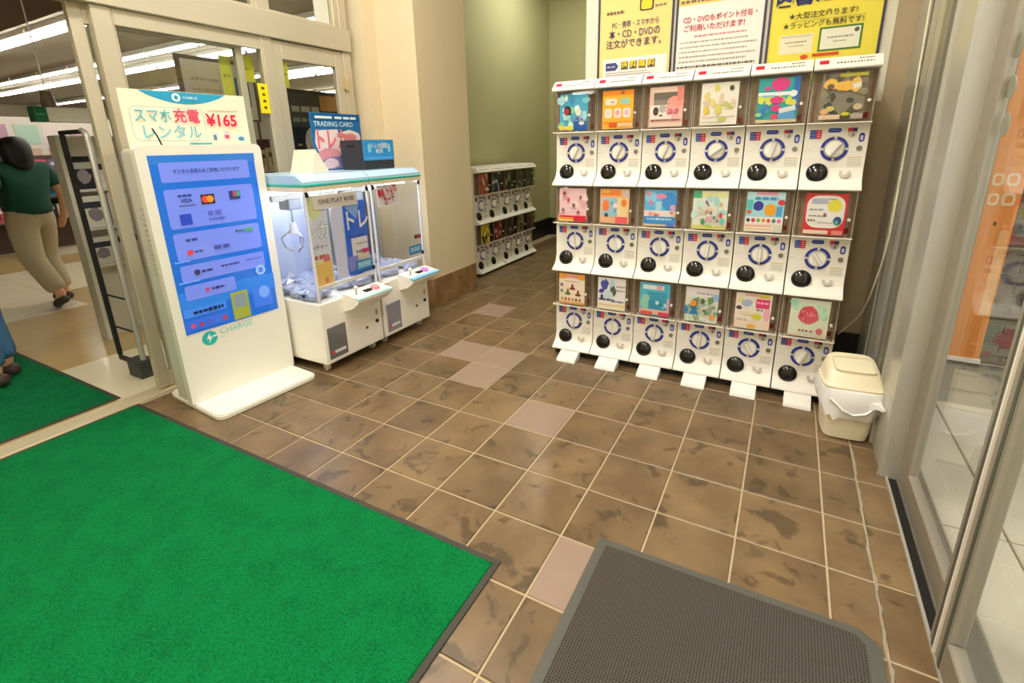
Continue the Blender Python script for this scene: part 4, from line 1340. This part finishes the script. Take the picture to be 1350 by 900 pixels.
# poster board
t = thing('display_board', 'blue trading card poster board leaning behind the black box', 'poster board', (-1.87, 1.075, ZT), R(90))
pb = MB().box(-.245, .245, 0, .006, 0, .415, .002).build('board', mat('board_blue', '#1c6fae', .35), t)
p = Print(-.0004)
p.rect(0, .385, .47, .055, '#0f5a94')
for x, w in ((-.12, .16), (.02, .07), (.10, .06), (.17, .06)):
    p.rect(x, .384, w, .018, '#dcefee')
p.poly([(-.21, .29), (.0, .30), (.03, .18), (.0, .10), (-.18, .08), (-.225, .2)], '#f3dfe0')
p.ell(.12, .245, .115, .05, '#f0e2d8', 12, .2, 3); p.ell(.12, .24, .07, .03, '#dc8a90')
p.ell(-.11, .11, .11, .05, '#e59aa8', 14, .5, 5); p.ell(-.06, .05, .13, .045, '#8a84b4', 14, .4, 6); p.ell(-.10, .05, .08, .04, '#e8cdd2', 12, .4, 7); p.ell(.08, .06, .10, .05, '#6a74b0', 12, .4, 8)
p.build('poster_print', pb)
text('TRADING CARD', .05, ink('#cfeaf2'), pb, -.03, -.004, .335, bold=.012, width=.38)
text('トレカ', .16, ink('#e8808e'), pb, -.075, -.006, .215, bold=.04, width=.28)
MB().prism([(.006, .02), (.006, .25), (.05, .0), (.04, .0)], -.01, .01).build('easel_leg', M_WHITE, t)
# black box with blue label
t = thing('ballot_box', 'black box with a bright blue front label on the claw machine', 'box', (-1.55, 1.165, ZT), R(90))
bb = MB().box(-.165, .165, 0, .23, 0, .215, .004).build('box', mat('box_charcoal', '#34353c', .5), t)
lb = MB().box(-.163, .163, -.004, 0, .065, .213, .001).build('label_card', mat('label_blue', '#2f97dc', .4), t)
p = Print(-.0042)
p.rect(0, .082, .30, .014, '#58b0ee')
p.ell(-.10, .155, .018, .035, '#8fd0e4', 10); p.ell(.11, .155, .018, .035, '#8fd0e4', 10)
p.build('label_print', lb)
text('トレカ回収\nBOX', .042, ink('#f2efe6'), lb, 0, -.0075, .150, bold=.02, width=.17, space=.9)
MB().box(-.1665, -.1645, .08, .16, .165, .178).build('slot', M_DARK, t)

# ================================================================== POSTERS ON THE BACK WALL
def poster(x0, x1, z0, z1, label, base, fill):
    t = thing('wall_poster', label, 'poster', ((x0 + x1) / 2, YB, z0), 0, 'posters above the capsule machines')
    w, h = x1 - x0, z1 - z0
    for nm, q in (('frame_bar', (-w / 2, -w / 2 + .012, 0, h)), ('frame_bar', (w / 2 - .012, w / 2, 0, h)), ('frame_bar', (-w / 2, w / 2, 0, .012)), ('frame_bar', (-w / 2, w / 2, h - .012, h))):
        MB().box(q[0], q[1], -.018, -.004, q[2], q[3], .002).build(nm, mat('poster_frame', '#3d3a55', .4, metal=.2), t)
    s_ = MB().box(-w / 2 + .012, w / 2 - .012, -.010, -.006, .012, h - .012).build('sheet', ink(base), t)
    p = Print(-.0104)
    fill(p, s_, w, h)
    p.build('sheet_print', s_)
    return t
PZ0, PZ1 = 1.72, 2.45
def z_(z):
    return z - PZ0
def post1(p, s, w, h):
    p.rect(.005, z_(2.19), .47, .50, '#f0d284')
    p.rect(.005, z_(1.92), .43, .20, '#e9e6e2')
    p.poly([(-.19, z_(1.945)), (-.12, z_(1.945)), (-.10, z_(1.97)), (-.12, z_(1.995)), (-.19, z_(1.995))], '#3c4474')
    p.dashes(-.18, -.125, z_(1.97), .010, '#a9b0cc', 2)
    for i, c in enumerate('送料無料'):
        p.rect(-.058 + i * .06, z_(1.972), .049, .05, '#5c5248')
        text(c, .046, ink('#ecc92c'), s, -.058 + i * .06, -.016, z_(1.974), bold=.03)
    for i in range(4):
        p.dashes(-.19, .1 + .02 * (i % 2), z_(1.93 - i * .014), .006, '#9a948c', 20 + i)
    p.rrect(.075, z_(2.325), .09, .07, '#4a4438', .015)
    p.rrect(.075, z_(2.325), .07, .055, '#e8cc2c', .012)
    I = ink('#4b4468')
    text('PC・携帯・スマホから', .042, I, s, .005, -.016, z_(2.222), bold=.012, width=.31)
    text('本・CD・DVDの', .06, I, s, .0, -.016, z_(2.165), bold=.012, width=.34)
    text('注文ができます。', .056, I, s, .01, -.016, z_(2.105), bold=.012, width=.37)
    p.dashes(-.19, -.07, z_(2.30), .020, '#6a5c4c', 9, .8, 1, .3)
    p.dashes(.13, .20, z_(2.31), .014, '#8c7c64', 10)
def post2(p, s, w, h):
    p.rect(0, z_(2.36), .50, .16, '#efca74')
    p.dashes(-.23, .1, z_(2.30), .02, '#7c6a50', 3)
    I = ink('#c23a4e')
    text('CD・DVDもポイント付与・', .042, I, s, .005, -.016, z_(2.195), bold=.014, width=.42)
    text('ご利用いただけます!', .042, I, s, -.03, -.016, z_(2.145), bold=.014, width=.35)
    p.dashes(-.14, .16, z_(2.10), .012, '#cc8a8c', 5)
    for i in range(5):
        p.dashes(-.225, .17 + .05 * (i % 2), z_(2.068 - i * .028), .010, '#a8a098', 30 + i)
    p.dashes(-.235, .22, z_(1.925), .014, '#6c6460', 7)
    p.dashes(-.22, .05, z_(1.895), .008, '#b9b2a8', 8)
def post3(p, s, w, h):
    I = ink('#1f2766')
    text('図書カード', .125, I, s, -.01, -.016, z_(2.245), bold=.025, width=.47)
    J = ink('#4c482c')
    text('★大型注文承ります!', .038, J, s, -.01, -.016, z_(2.138), bold=.012, width=.33)
    text('★ラッピングも無料です!', .038, J, s, -.005, -.016, z_(2.09), bold=.012, width=.39)
    p.dashes(-.15, .20, z_(2.113), .004, '#a09838', 5)
    p.rect(-.125, z_(1.995), .17, .10, '#e0dcc0'); p.dashes(-.18, -.07, z_(2.005), .008, '#8c8874', 3); p.dashes(-.16, -.08, z_(1.985), .007, '#a8a48c', 4); p.dashes(-.2, -.05, z_(2.035), .006, '#b0a890', 6)
    p.rect(.09, z_(2.005), .205, .125, '#4f7c34'); p.rect(.09, z_(2.005), .185, .105, '#dfe0cc'); p.dashes(.03, .15, z_(2.012), .010, '#8c8c7c', 7); p.dashes(.06, .12, z_(1.99), .008, '#9c9c8c', 8); p.ell(.165, z_(2.04), .012, .012, '#5c604c')
    p.ell(-.075, z_(1.922), .02, .012, '#d04a2c'); p.rect(.03, z_(1.927), .13, .016, '#d04a2c')
poster(-.035, .465, PZ0, PZ1, 'yellow framed poster about ordering books, CDs and DVDs', '#f0d284', post1)
poster(.480, .995, PZ0, PZ1, 'white framed poster with red point-card lettering', '#e8e6e0', post2)
poster(1.012, 1.572, PZ0, PZ1, 'lemon yellow framed poster for book gift cards', '#e6d84e', post3)
tag(MB().box(-.125, 1.625, YB - .0035, YB - .0015, 1.66, 2.47).build('poster_backing', mat('backing_board', '#d9d6c4', .6)), 'pale backing board behind the three framed posters', 'board')

# ================================================================== WASTE BIN
t = thing('waste_bin', 'small cream plastic waste bin with a hinged lid and white bag', 'waste bin', (1.612, 1.025, 0), R(6))
M_BIN = mat('bin_cream', '#ece2c4', .4)
b = MB()
b.loft([rring(0, 0, z, a, d, 5) for z, a, d in ((.002, .085, .080), (.008, .096, .090), (.03, .100, .094), (.29, .124, .116))])
b.build('bucket', M_BIN, t, smooth=40)
b = MB()
b.loft([rring(0, 0, .284, .131, .122, 5), rring(0, 0, .296, .132, .123, 5), rring(0, 0, .300, .126, .117, 5), rring(0, .004, .338, .118, .108, 5), rring(0, .012, .375, .106, .092, 4.5), rring(0, .02, .385, .095, .080, 4)])
for v in b.bm.verts:                       # lid slopes down to the front
    if v.co.z > .305:
        v.co.z += .16 * (v.co.y - .02)
ld = b.build('lid', M_BIN, t, smooth=35)
b = MB()
fp = rring(0, -.012, 0, .088, .070, 6, 28)
for k in range(28):
    x, y, _ = fp[k]; x2, y2, _ = fp[(k + 1) % 28]
rg = []
for k0, dz in ((1.0, .0), (1.0, .004), (.93, .004), (.93, .0)):
    rg.append([(x * k0, -.012 + (y + .012) * k0, .386 + .16 * (y - .02) * k0 - .002 + dz) for x, y, _ in fp])
b.loft(rg, False, False)
b.build('flap_rim', mat('bin_groove', '#d9cfae', .5), ld, smooth=40)
q = random.Random(3)
jit = [(q.uniform(-.006, .006), q.uniform(-.006, .006), q.uniform(-.012, .012)) for _ in range(36)]
b = MB()
def sag(i):
    a = 2 * math.pi * i / 36
    return -.055 * max(0, -math.sin(a)) ** 2 - .02 * max(0, -math.cos(a))
b.loft([rring(0, 0, .290, .128, .119, 5), rring(0, 0, .278, .138, .130, 4, jit=lambda i: (jit[i][0], jit[i][1], jit[i][2] * .3)),
        rring(0, 0, .235, .142, .136, 3.6, jit=lambda i: (jit[(i * 5) % 36][0] * 1.6, jit[(i * 7) % 36][1] * 1.6, sag(i) * .5 + jit[i][2])),
        rring(0, 0, .190, .132, .132, 3.4, jit=lambda i: (jit[(i * 3) % 36][0] * 1.5, jit[(i * 11) % 36][1] * 1.5, sag(i) + jit[i][2] * 1.2)),
        rring(0, 0, .186, .124, .120, 3.8, jit=lambda i: (0, 0, sag(i)))], False, False)
M_BAG = mat('white_film_bag', '#fbfaf8', .25)
M_BAG.node_tree.nodes['Principled BSDF'].inputs['Alpha'].default_value = .86
bg_ = b.build('bin_bag', M_BAG, t, smooth=60)
b = MB()
b.loft([[(.06, -.128, .245), (.112, -.09, .250), (.112, -.09, .215), (.06, -.130, .205)], [(.085, -.165, .25), (.104, -.155, .252), (.104, -.155, .232), (.085, -.165, .230)], [(.088, -.235, .265), (.096, -.235, .266), (.096, -.235, .256), (.088, -.235, .255)]])
b.build('bag_tail', M_BAG, bg_, smooth=60)
b = MB().tube([(-.10, -.125, .235), (-.045, -.145, .19), (.0, -.143, .17), (.05, -.142, .185), (.10, -.128, .23)], .007, 6)
b.build('bag_handle', M_BAG, bg_, smooth=60)

# cable
pts = [(1.705, 1.50, 2.45), (1.705, 1.42, 2.0), (1.705, 1.40, 1.85), (1.705, 1.36, 1.40), (1.705, 1.345, .98), (1.70, 1.42, .75), (1.685, 1.58, .50), (1.64, 1.69, .36), (1.60, 1.72, .29)]
def smooth_pts(pts, n=4):
    P = [Vector(p) for p in pts]
    out = []
    for i in range(len(P) - 1):
        a, b, c, d = P[max(i - 1, 0)], P[i], P[i + 1], P[min(i + 2, len(P) - 1)]
        for k in range(n):
            t = k / n
            out.append(.5 * ((2 * b) + (-a + c) * t + (2 * a - 5 * b + 4 * c - d) * t * t + (-a + 3 * b - 3 * c + d) * t ** 3))
    return out + [P[-1]]
tag(MB().tube(smooth_pts(pts), .0045, 6).build('power_cable', mat('cable_cream', '#e6dcc0', .5), smooth=60), 'thin cream cable hanging down the grey panel behind the machines', 'cable')

# ================================================================== ORANGE SIGN OUTSIDE
t = thing('standing_sign', 'tall orange sign panel standing outside against the dark brick wall', 'sign', (2.378, 2.36, 0))
sh = MB().box(-.090, .090, 0, .03, .02, 2.35, .003).build('panel', mat('orange_panel', '#f0923a', .5), t)
MB().box(-.098, .098, -.012, .04, 0, .03, .003).build('foot', M_WHITE, t)
p = Print(-.0006)
for zz in (1.08, 1.20):
    p.rrect(.035, zz, .06, .075, '#f3d6b0', .02); p.rrect(.035, zz, .036, .045, '#f0923a', .012); p.rrect(-.035, zz, .05, .075, '#f3d6b0', .02); p.rrect(-.035, zz, .028, .045, '#f0923a', .012)
p.ell(.0, .93, .008, .014, '#4a3020')
p.rrect(.055, .62, .05, .55, '#f6b878', .02)  # pale vertical stripe: a reflection painted onto the panel
p.build('panel_print', sh)
for k, (y, z) in enumerate(((.50, 1.495), (.525, 1.612), (.545, 1.74))):
    tag(MB().cyl((1.8195, y, z), (1.8230, y, z), .036, n=20).build('round_sticker', mat('sticker_grey', '#9c978a', .5)), 'grey round sticker on the street door glass above the orange poster', 'sticker', 'round stickers on the street door')

# ================================================================== SHOP INTERIOR THINGS
# security gate
t = thing('security_gate', 'anti-theft gate with a black and a silver upright by the doorway', 'gate', (-2.50, -.285, 0))
MB().box(-.13, .035, -.05, .05, 0, .125, .008, 2).build('foot', mat('gate_foot', '#3b3f3c', .5), t)
MB().tube([(0, 0, 0), (0, 0, 1.58), (-.02, 0, 1.61), (-.05, 0, 1.62)], .017, 10).build('upright', M_ALU2, t, smooth=50)
MB().box(-.345, -.31, -.012, .012, .10, 1.60, .004).build('upright', M_BLACK, t)
MB().box(-.345, -.02, -.012, .012, 1.60, 1.625, .004).build('top_bar', M_BLACK, t)
MB().box(-.345, -.02, -.008, .008, .06, .10, .004).build('bottom_bar', M_BLACK, t)
for z in (.32, .55):
    MB().tube([(-.33, 0, z), (0, 0, z)], .006, 6).build('cross_bar', M_BLACK, t)

def rack(name, label, x, y, rotz, w, shelves, depth, m, items, group, seed, h_item=.26, lab='', cat='magazine', zlist=None, iw=(.10, .2), top=None, cols=None):
    t = thing(name, label, 'shelf', (x, y, 0), rotz)
    H = top or (shelves[-1] + .36)
    MB().box(-w / 2, w / 2, depth - .03, depth, 0, H).build('back_board', m, t)
    for sx in (-1, 1):
        MB().box(sx * w / 2 - .015, sx * w / 2 + .015, 0, depth, 0, H, .003).build('side_panel', m, t)
    for z in shelves:
        MB().box(-w / 2 + .015, w / 2 - .015, 0, depth - .03, z - .02, z, .002).build('shelf_board', m, t)
    q = random.Random(seed)
    ca, sa = math.cos(rotz), math.sin(rotz)
    for zi, z in enumerate(shelves):
        u = -w / 2 + .04
        while True:
            bw = q.uniform(*iw)
            if u + bw > w / 2 - .03:
                break
            hh = h_item * q.uniform(.75, 1.0)
            c = q.choice(cols)
            lx, ly = u + bw / 2, .03 + .02 * q.random()
            b = MB().box(-bw / 2, bw / 2, 0, .03, 0, hh, .002)
            o = b.build(cat.replace(' ', '_'), ink(c[0]), None, (x + lx * ca - ly * sa, y + lx * sa + ly * ca, z + .0005), rotz)
            p = Print(-.0004)
            p.rect(0, hh * .72, bw * .8, hh * .2, c[2])
            p.ell(0, hh * .4, bw * .3, hh * .22, c[3], 10, .4, q.randint(0, 99))
            pr = p.build('cover_print', o)
            tag(o, '%s %s on the %s shelf of the %s' % (c[1], cat, (['lowest', 'middle', 'top'] if len(shelves) == 3 else ['lowest', 'second lowest', 'second highest', 'top'])[zi], lab), cat, group)
            u += bw + .012
COLS = [('#d8d4cc', 'white', '#3a3a44', '#8a8088'), ('#2c2a30', 'black', '#c8c4bc', '#9a9098'), ('#c05a6c', 'pink', '#f0e4e0', '#6a3040'), ('#7a6a8c', 'mauve', '#e0dce4', '#4a3c5c'), ('#c8b48c', 'sand coloured', '#6a5030', '#8c6a44'), ('#4a7a90', 'blue', '#dce8ec', '#22404c'), ('#b8c8b0', 'pale green', '#506048', '#d8b0b0')]
M_RACKW = mat('rack_white', '#cfcabc', .5)
M_RACKD = mat('rack_dark', '#5a4a40', .6)
M_WOOD = mat('rack_wood', '#caa878', .55, var=.15, vscale=10)
# white monochrome rack right behind the gate
rack('magazine_rack', 'magazine rack of mostly monochrome covers behind the security gate', -3.55, .42, R(90), .95, [.62, .92, 1.22], .13, M_RACKW, None, 'magazines behind the gate', 41, .27, 'rack behind the gate', cols=COLS[:2] + [('#b9b4ae', 'grey', '#3a3a40', '#5c5660')], top=1.62, iw=(.14, .2))
# dark red low rack near the sidelight
rack('book_rack', 'dark wooden rack of books behind the charging kiosk', -3.6, 1.45, R(90), .95, [.30, .62, .94, 1.26], .32, mat('rack_maroon', '#6a3c34', .6), None, 'books behind the kiosk', 43, .25, 'dark rack behind the kiosk', cols=COLS, cat='book', iw=(.07, .15), top=1.6)
# far rack behind the walking person
rack('magazine_rack', 'long low magazine rack of mixed colours deep in the shop', -9.2, 1.1, R(90), 3.4, [.5, .85, 1.2], .4, M_RACKD, None, 'magazines deep in the shop', 44, .3, 'long rack deep in the shop', cols=COLS, top=1.5, iw=(.22, .34))
rack('magazine_rack', 'wide rack of mixed covers beyond the sidelight glass', -7.0, 4.0, R(90), 2.6, [.5, .85, 1.2], .4, M_RACKD, None, 'magazines beyond the sidelight', 45, .3, 'wide rack beyond the sidelight', cols=COLS, top=1.5, iw=(.2, .32))
t = thing('pinboard', 'tall white pinboard of pink and mint posters deep in the shop', 'pinboard', (-9.75, 1.1, 0), R(90))
MB().box(-1.9, 1.9, 0, .04, 0, 2.1).build('board', mat('panel_offwhite', '#e6ded2', .7), t)
q = random.Random(12)
for k in range(22):
    x, z, w, h = -1.7 + (k % 11) * .34, 1.30 + .38 * (k // 11), q.uniform(.2, .3), q.uniform(.22, .34)
    MB().box(x - w / 2, x + w / 2, -.006, 0, z, z + h).build('pinned_sheet', ink(q.choice(['#d88a92', '#c9a0b4', '#b8d8c4', '#efe4dc', '#8a7a8c', '#e0c0a8', '#c04a58'])), t)
# tall white-and-olive end wall with a green exit sign
tag(MB().box(-15.5, -15.3, -2.5, 3.2, 0, 2.2).build('partition', mat('olive_partition', '#a49a5c', .7)), 'olive yellow partition far back in the shop', 'partition')
t = thing('hanging_sign', 'small green exit sign on a white box above the security gate', 'sign', (-3.3, -.2, 1.70))
MB().box(-.05, .05, .02, .36, 0, .095, .004).build('box', M_WHITE, t)
MB().box(-.045, .052, -.05, .02, .0, .098, .003).build('sign_panel', mat('exit_green', '#0f6a44', .4), t)
MB().box(.052, .053, -.04, .01, .045, .053).build('sign_line', ink('#5cae8c'), t)
MB().cyl((0, .06, .095), (0, .06, .20), .045, .03, 16).build('sensor', mat('sensor_brown', '#7a6a5c', .5), t, smooth=40)
MB().cyl((0, .06, .20), (0, .06, .8), .004, n=8).build('drop_rod', M_WHITE, t)
# notice boards seen through the sidelight and hinged door
t = thing('notice_board', 'framed board with blue squares behind the sidelight glass', 'notice board', (-4.2, 1.68, 1.80), R(90))
MB().box(-.42, .42, 0, .03, 0, .62, .004).build('frame', M_RACKD, t)
bd = MB().box(-.38, .38, -.006, 0, .02, .58).build('sheet', mat('board_paper', '#cfcab6', .7), t)
p = Print(-.0064)
p.rect(.24, .30, .16, .30, '#3a6ea8'); p.rect(.10, .30, .08, .18, '#4a80b4'); p.dashes(-.3, .0, .4, .03, '#a8a290', 3); p.dashes(-.3, .0, .3, .03, '#b0aa98', 4)
p.build('sheet_print', bd)
for sx in (-.38, .38):
    MB().cyl((sx, .015, -1.8), (sx, .015, 0), .015, n=8).build('leg', M_RACKD, t)
t = thing('shop_poster', 'dark poster with an orange corner behind the hinged door glass', 'poster', (-2.60, 1.50, 1.0), R(90))
MB().box(-.30, .30, 0, .02, -1.0, .98, .003).build('stand', M_BLACK, t)
bd = MB().box(-.28, .28, -.005, 0, .35, .95).build('sheet', mat('poster_dark', '#3a3a3c', .4), t)
p = Print(-.0054)
p.rect(.17, .88, .20, .13, '#c08a44'); p.dashes(-.24, .05, .82, .05, '#a8a48c', 5); p.dashes(-.24, .05, .73, .04, '#8c8a78', 6); p.rect(-.10, .52, .34, .30, '#2a2a2e'); p.ell(-.05, .54, .09, .13, '#b9b4ac'); p.ell(-.04, .48, .06, .05, '#c87a6c'); p.rect(-.20, .52, .07, .28, '#1c1c20'); p.dashes(-.22, -.18, .52, .02, '#b8a85c', 7)
p.build('sheet_print', bd)
# yellow stickers on the glazing
M_YEL = mat('sticker_yellow', '#f0dc1c', .4)
for k, (y0, y1, z0, z1, x, lb) in enumerate(((.645, .722, 1.735, 1.935, XW + .030, 'bright yellow sticker on the glass edge beside the mullion'), (.900, .945, 1.93, 2.115, XW - .010, 'yellow green sticker in the upper corner of the hinged door'), (.61, .70, 1.95, 2.12, XW - .062, 'yellow green sticker high on the sliding leaf'), (.45, .53, 1.85, 2.10, XW - .062, 'olive yellow strip sticker on the sliding leaf beside the stile'))):
    o = tag(MB().box(x - .0006, x + .0006, y0, y1, z0, z1).build('glass_sticker', M_YEL if k == 0 else mat('sticker_lime', '#b9b828', .5)), lb, 'sticker')
    p = Print(-.0002)
    w, h = y1 - y0, z1 - z0
    if k == 0:
        for i in range(4):
            p.ell(0, h / 2 - (i + .7) * h / 4.6, w * .18, h * .05, '#5c5414', 8, .3, i)
    else:
        p.dashes(-w * .3, w * .3, 0, h * .1, '#8c8a28', k)
    e = p.build('sticker_print', o, (x + .0012, (y0 + y1) / 2, (z0 + z1) / 2))
    e.rotation_euler = (0, 0, R(90))

# ================================================================== PEOPLE
def skin_mesh(name, chains, m, parent, sub=2):
    """chains: list of (points, radii); points shared by coordinate are welded"""
    V, E_, Rd = [], [], []
    idx = {}
    def vid(p, r):
        k = tuple(round(c, 4) for c in p)
        if k not in idx:
            idx[k] = len(V)
            V.append(p)
            Rd.append(r)
        return idx[k]
    for pts, rad in chains:
        ids = [vid(p, r) for p, r in zip(pts, rad)]
        E_ += list(zip(ids, ids[1:]))
    me = D.meshes.new(name)
    me.from_pydata(V, E_, [])
    o = D.objects.new(name, me)
    COL.objects.link(o)
    mod = o.modifiers.new('skin', 'SKIN')
    mod.use_smooth_shade = True
    for i, r in enumerate(Rd):
        sv = me.skin_vertices[0].data[i]
        sv.radius = r if isinstance(r, tuple) else (r, r)
        sv.use_root = i == 0
    o.modifiers.new('subdivision', 'SUBSURF').levels = sub
    bpy.context.view_layer.update()
    me2 = D.meshes.new_from_object(o.evaluated_get(bpy.context.evaluated_depsgraph_get()))
    D.objects.remove(o)
    me2.name = name
    me2.materials.clear()
    me2.materials.append(m)
    for p in me2.polygons:
        p.use_smooth = True
    return link(name, me2, parent)

def person(label, loc, rotz, cfg, H=1.64):
    """faces local -y; joints in metres for a 1.64 m figure"""
    t = thing('person', label, 'person', loc, rotz)
    S = H / 1.64
    WD = cfg['wide']
    def v(p):
        return (p[0] * S * WD, p[1] * S, p[2] * S)
    pel, wai, che, nek, hed, top = (0, 0, .90), (0, .0, 1.06), (0, .0, 1.24), (0, 0, 1.38), (0, -.015, 1.49), (0, -.01, 1.58)
    L = cfg['legs']; A = cfg['arms']
    SK = mat('skin', '#e0a684', .55)
    ch = [([pel, wai, che, nek], [.115, .105, .115, .05]), ([nek, (0, -.01, 1.44), hed, top], [.05, .055, .085, .065])]
    for s_ in (-1, 1):
        hip, knee, ank, toe = L[s_]
        ch.append(([pel, hip, knee, ank, toe], [.115, .085, .055, .038, .03]))
        sh, el, wr, hd = A[s_]
        ch.append(([che, sh, el, wr, hd], [.115, .052, .040, .028, .032]))
        d = (Vector(hd) - Vector(wr)).normalized()
        sd = Vector((s_ * .0, 1, 0)) if abs(d.y) < .8 else Vector((0, 0, 1))
        for k in range(4):
            f0 = Vector(hd) + sd * (.024 - .016 * k)
            ln = (.055, .065, .06, .048)[k]
            ch.append(([tuple(hd), tuple(f0 + d * ln * .4), tuple(f0 + d * ln * .8 + Vector((0, -.008, 0))), tuple(f0 + d * ln + Vector((0, -.02, .004)))], [.032, .0095, .0085, .0075]))
        th = Vector(hd) - d * .01 + Vector((0, -.035, 0))
        ch.append(([tuple(hd), tuple(th), tuple(th + d * .03 + Vector((0, -.008, 0)))], [.032, .011, .009]))
    ch = [([v(p) for p in pts], [r * S * (WD if max(rad) > .1 else 1) ** .7 for r in rad]) for pts, rad in ch]
    body = skin_mesh('body', ch, SK, t, 1)
    # face
    for s_ in (-1, 1):
        MB().ball(v((s_ * .030, -.092, 1.505)), .011 * S, u=8, v=6).build('eye', mat('eye_dark', '#2a2220', .3), body, smooth=60)
        MB().ball(v((s_ * .083, .0, 1.49)), .022 * S, .4, .7, 1.2, u=8, v=6).build('ear', SK, body, smooth=60)
    MB().ball(v((0, -.104, 1.478)), .016 * S, .7, 1, 1.2, u=8, v=6).build('nose', SK, body, smooth=60)
    MB().ball(v((0, -.092, 1.445)), .02 * S, 1.1, .4, .3, u=8, v=6).build('mouth', mat('lips', '#b0605a', .5), body, smooth=60)
    # shirt
    sh = [([(0, 0, .86), (0, 0, .96), wai, che, (0, 0, 1.345)], [.172, .168, .150, .150, .075])]
    for s_ in (-1, 1):
        s0, el, wr, hd = A[s_]
        mid = tuple(Vector(s0).lerp(Vector(el), cfg['sleeve']))
        sh.append(([che, s0, mid], [.150, .075, .066]))
    sh = [([v(p) for p in pts], [r * S * (WD if max(rad) > .1 else 1) ** .7 for r in rad]) for pts, rad in sh]
    skin_mesh('shirt', sh, mat('cloth_' + cfg['shirt'][1:], cfg['shirt'], .85, bump=.3, bscale=40), t, 2)
    tr = [([(0, 0, 1.03), (0, 0, .97), pel], [.140, .150, .154])]
    for s_ in (-1, 1):
        hip, knee, ank, toe = L[s_]
        low = tuple(Vector(knee).lerp(Vector(ank), .93))
        tr.append(([pel, hip, knee, low], [.150, .118, .086, .074]))
    tr = [([v(p) for p in pts], [r * S * (WD if max(rad) > .1 else 1) ** .7 for r in rad]) for pts, rad in tr]
    skin_mesh('trousers', tr, mat('cloth_' + cfg['trousers'][1:], cfg['trousers'], .85, bump=.3, bscale=40), t, 2)
    for s_ in (-1, 1):
        hip, knee, ank, toe = L[s_]
        a, b_ = Vector(ank), Vector(toe)
        d = (b_ - a)
        heel = a + Vector((0, .05, -.045)) + d * -.05
        skin_mesh('shoe', [([v(heel), v(a + d * .35 + Vector((0, 0, -.02))), v(b_ + d * .35)], [.042 * S, .048 * S, .036 * S])], mat('shoe_' + cfg['shoe'][1:], cfg['shoe'], .6), t, 2)
    # hair
    hr = [([(0, .02, 1.60), (0, .035, 1.52), (0, .055, 1.42), (0, .075, 1.27 if cfg['long'] else 1.40)], [.085, .115, .105, .075])]
    hr = [([v(p) for p in pts], [r * S * (WD if max(rad) > .1 else 1) ** .7 for r in rad]) for pts, rad in hr]
    skin_mesh('hair', hr, mat('hair_black', '#15110f', .5), t, 2)
    lo = min(v_.co.z for c in t.children if c.type == 'MESH' for v_ in c.data.vertices)
    t.location.z -= lo - .001
    return t
WALK = {-1: ((-.085, .0, .86), (-.09, -.10, .48), (-.09, .02, .085), (-.09, -.10, .04)), 1: ((.085, .0, .86), (.09, .03, .47), (.09, .25, .125), (.09, .17, .035))}
ARM_W = {-1: ((-.18, 0, 1.30), (-.235, .08, 1.06), (-.24, .02, .85), (-.235, -.01, .77)), 1: ((.18, 0, 1.30), (.25, .06, 1.07), (.26, -.02, .86), (.25, -.05, .78))}
person('person in a dark green top and beige trousers walking into the shop', (-5.33, .20, .0), R(-70), dict(legs=WALK, arms=ARM_W, sleeve=.75, shirt='#0f4a36', trousers='#b9ab8a', shoe='#4a4030', long=True, wide=1.22), 1.70)
STAND = {-1: ((-.085, .0, .86), (-.09, -.06, .48), (-.09, .0, .085), (-.09, -.12, .035)), 1: ((.085, .0, .86), (.09, .02, .47), (.09, .10, .09), (.09, -.02, .035))}
ARM_S = {-1: ((-.18, 0, 1.30), (-.24, .02, 1.05), (-.26, -.10, .86), (-.25, -.15, .79)), 1: ((.18, 0, 1.30), (.24, .04, 1.05), (.25, -.06, .84), (.24, -.10, .76))}
person('person in blue jeans and a pink top on the dark green mat', (-3.31, -.80, .01), R(-60), dict(legs=STAND, arms=ARM_S, sleeve=.6, shirt='#d88a84', trousers='#3f6f96', shoe='#4a3a34', long=False, wide=1.0), 1.60)
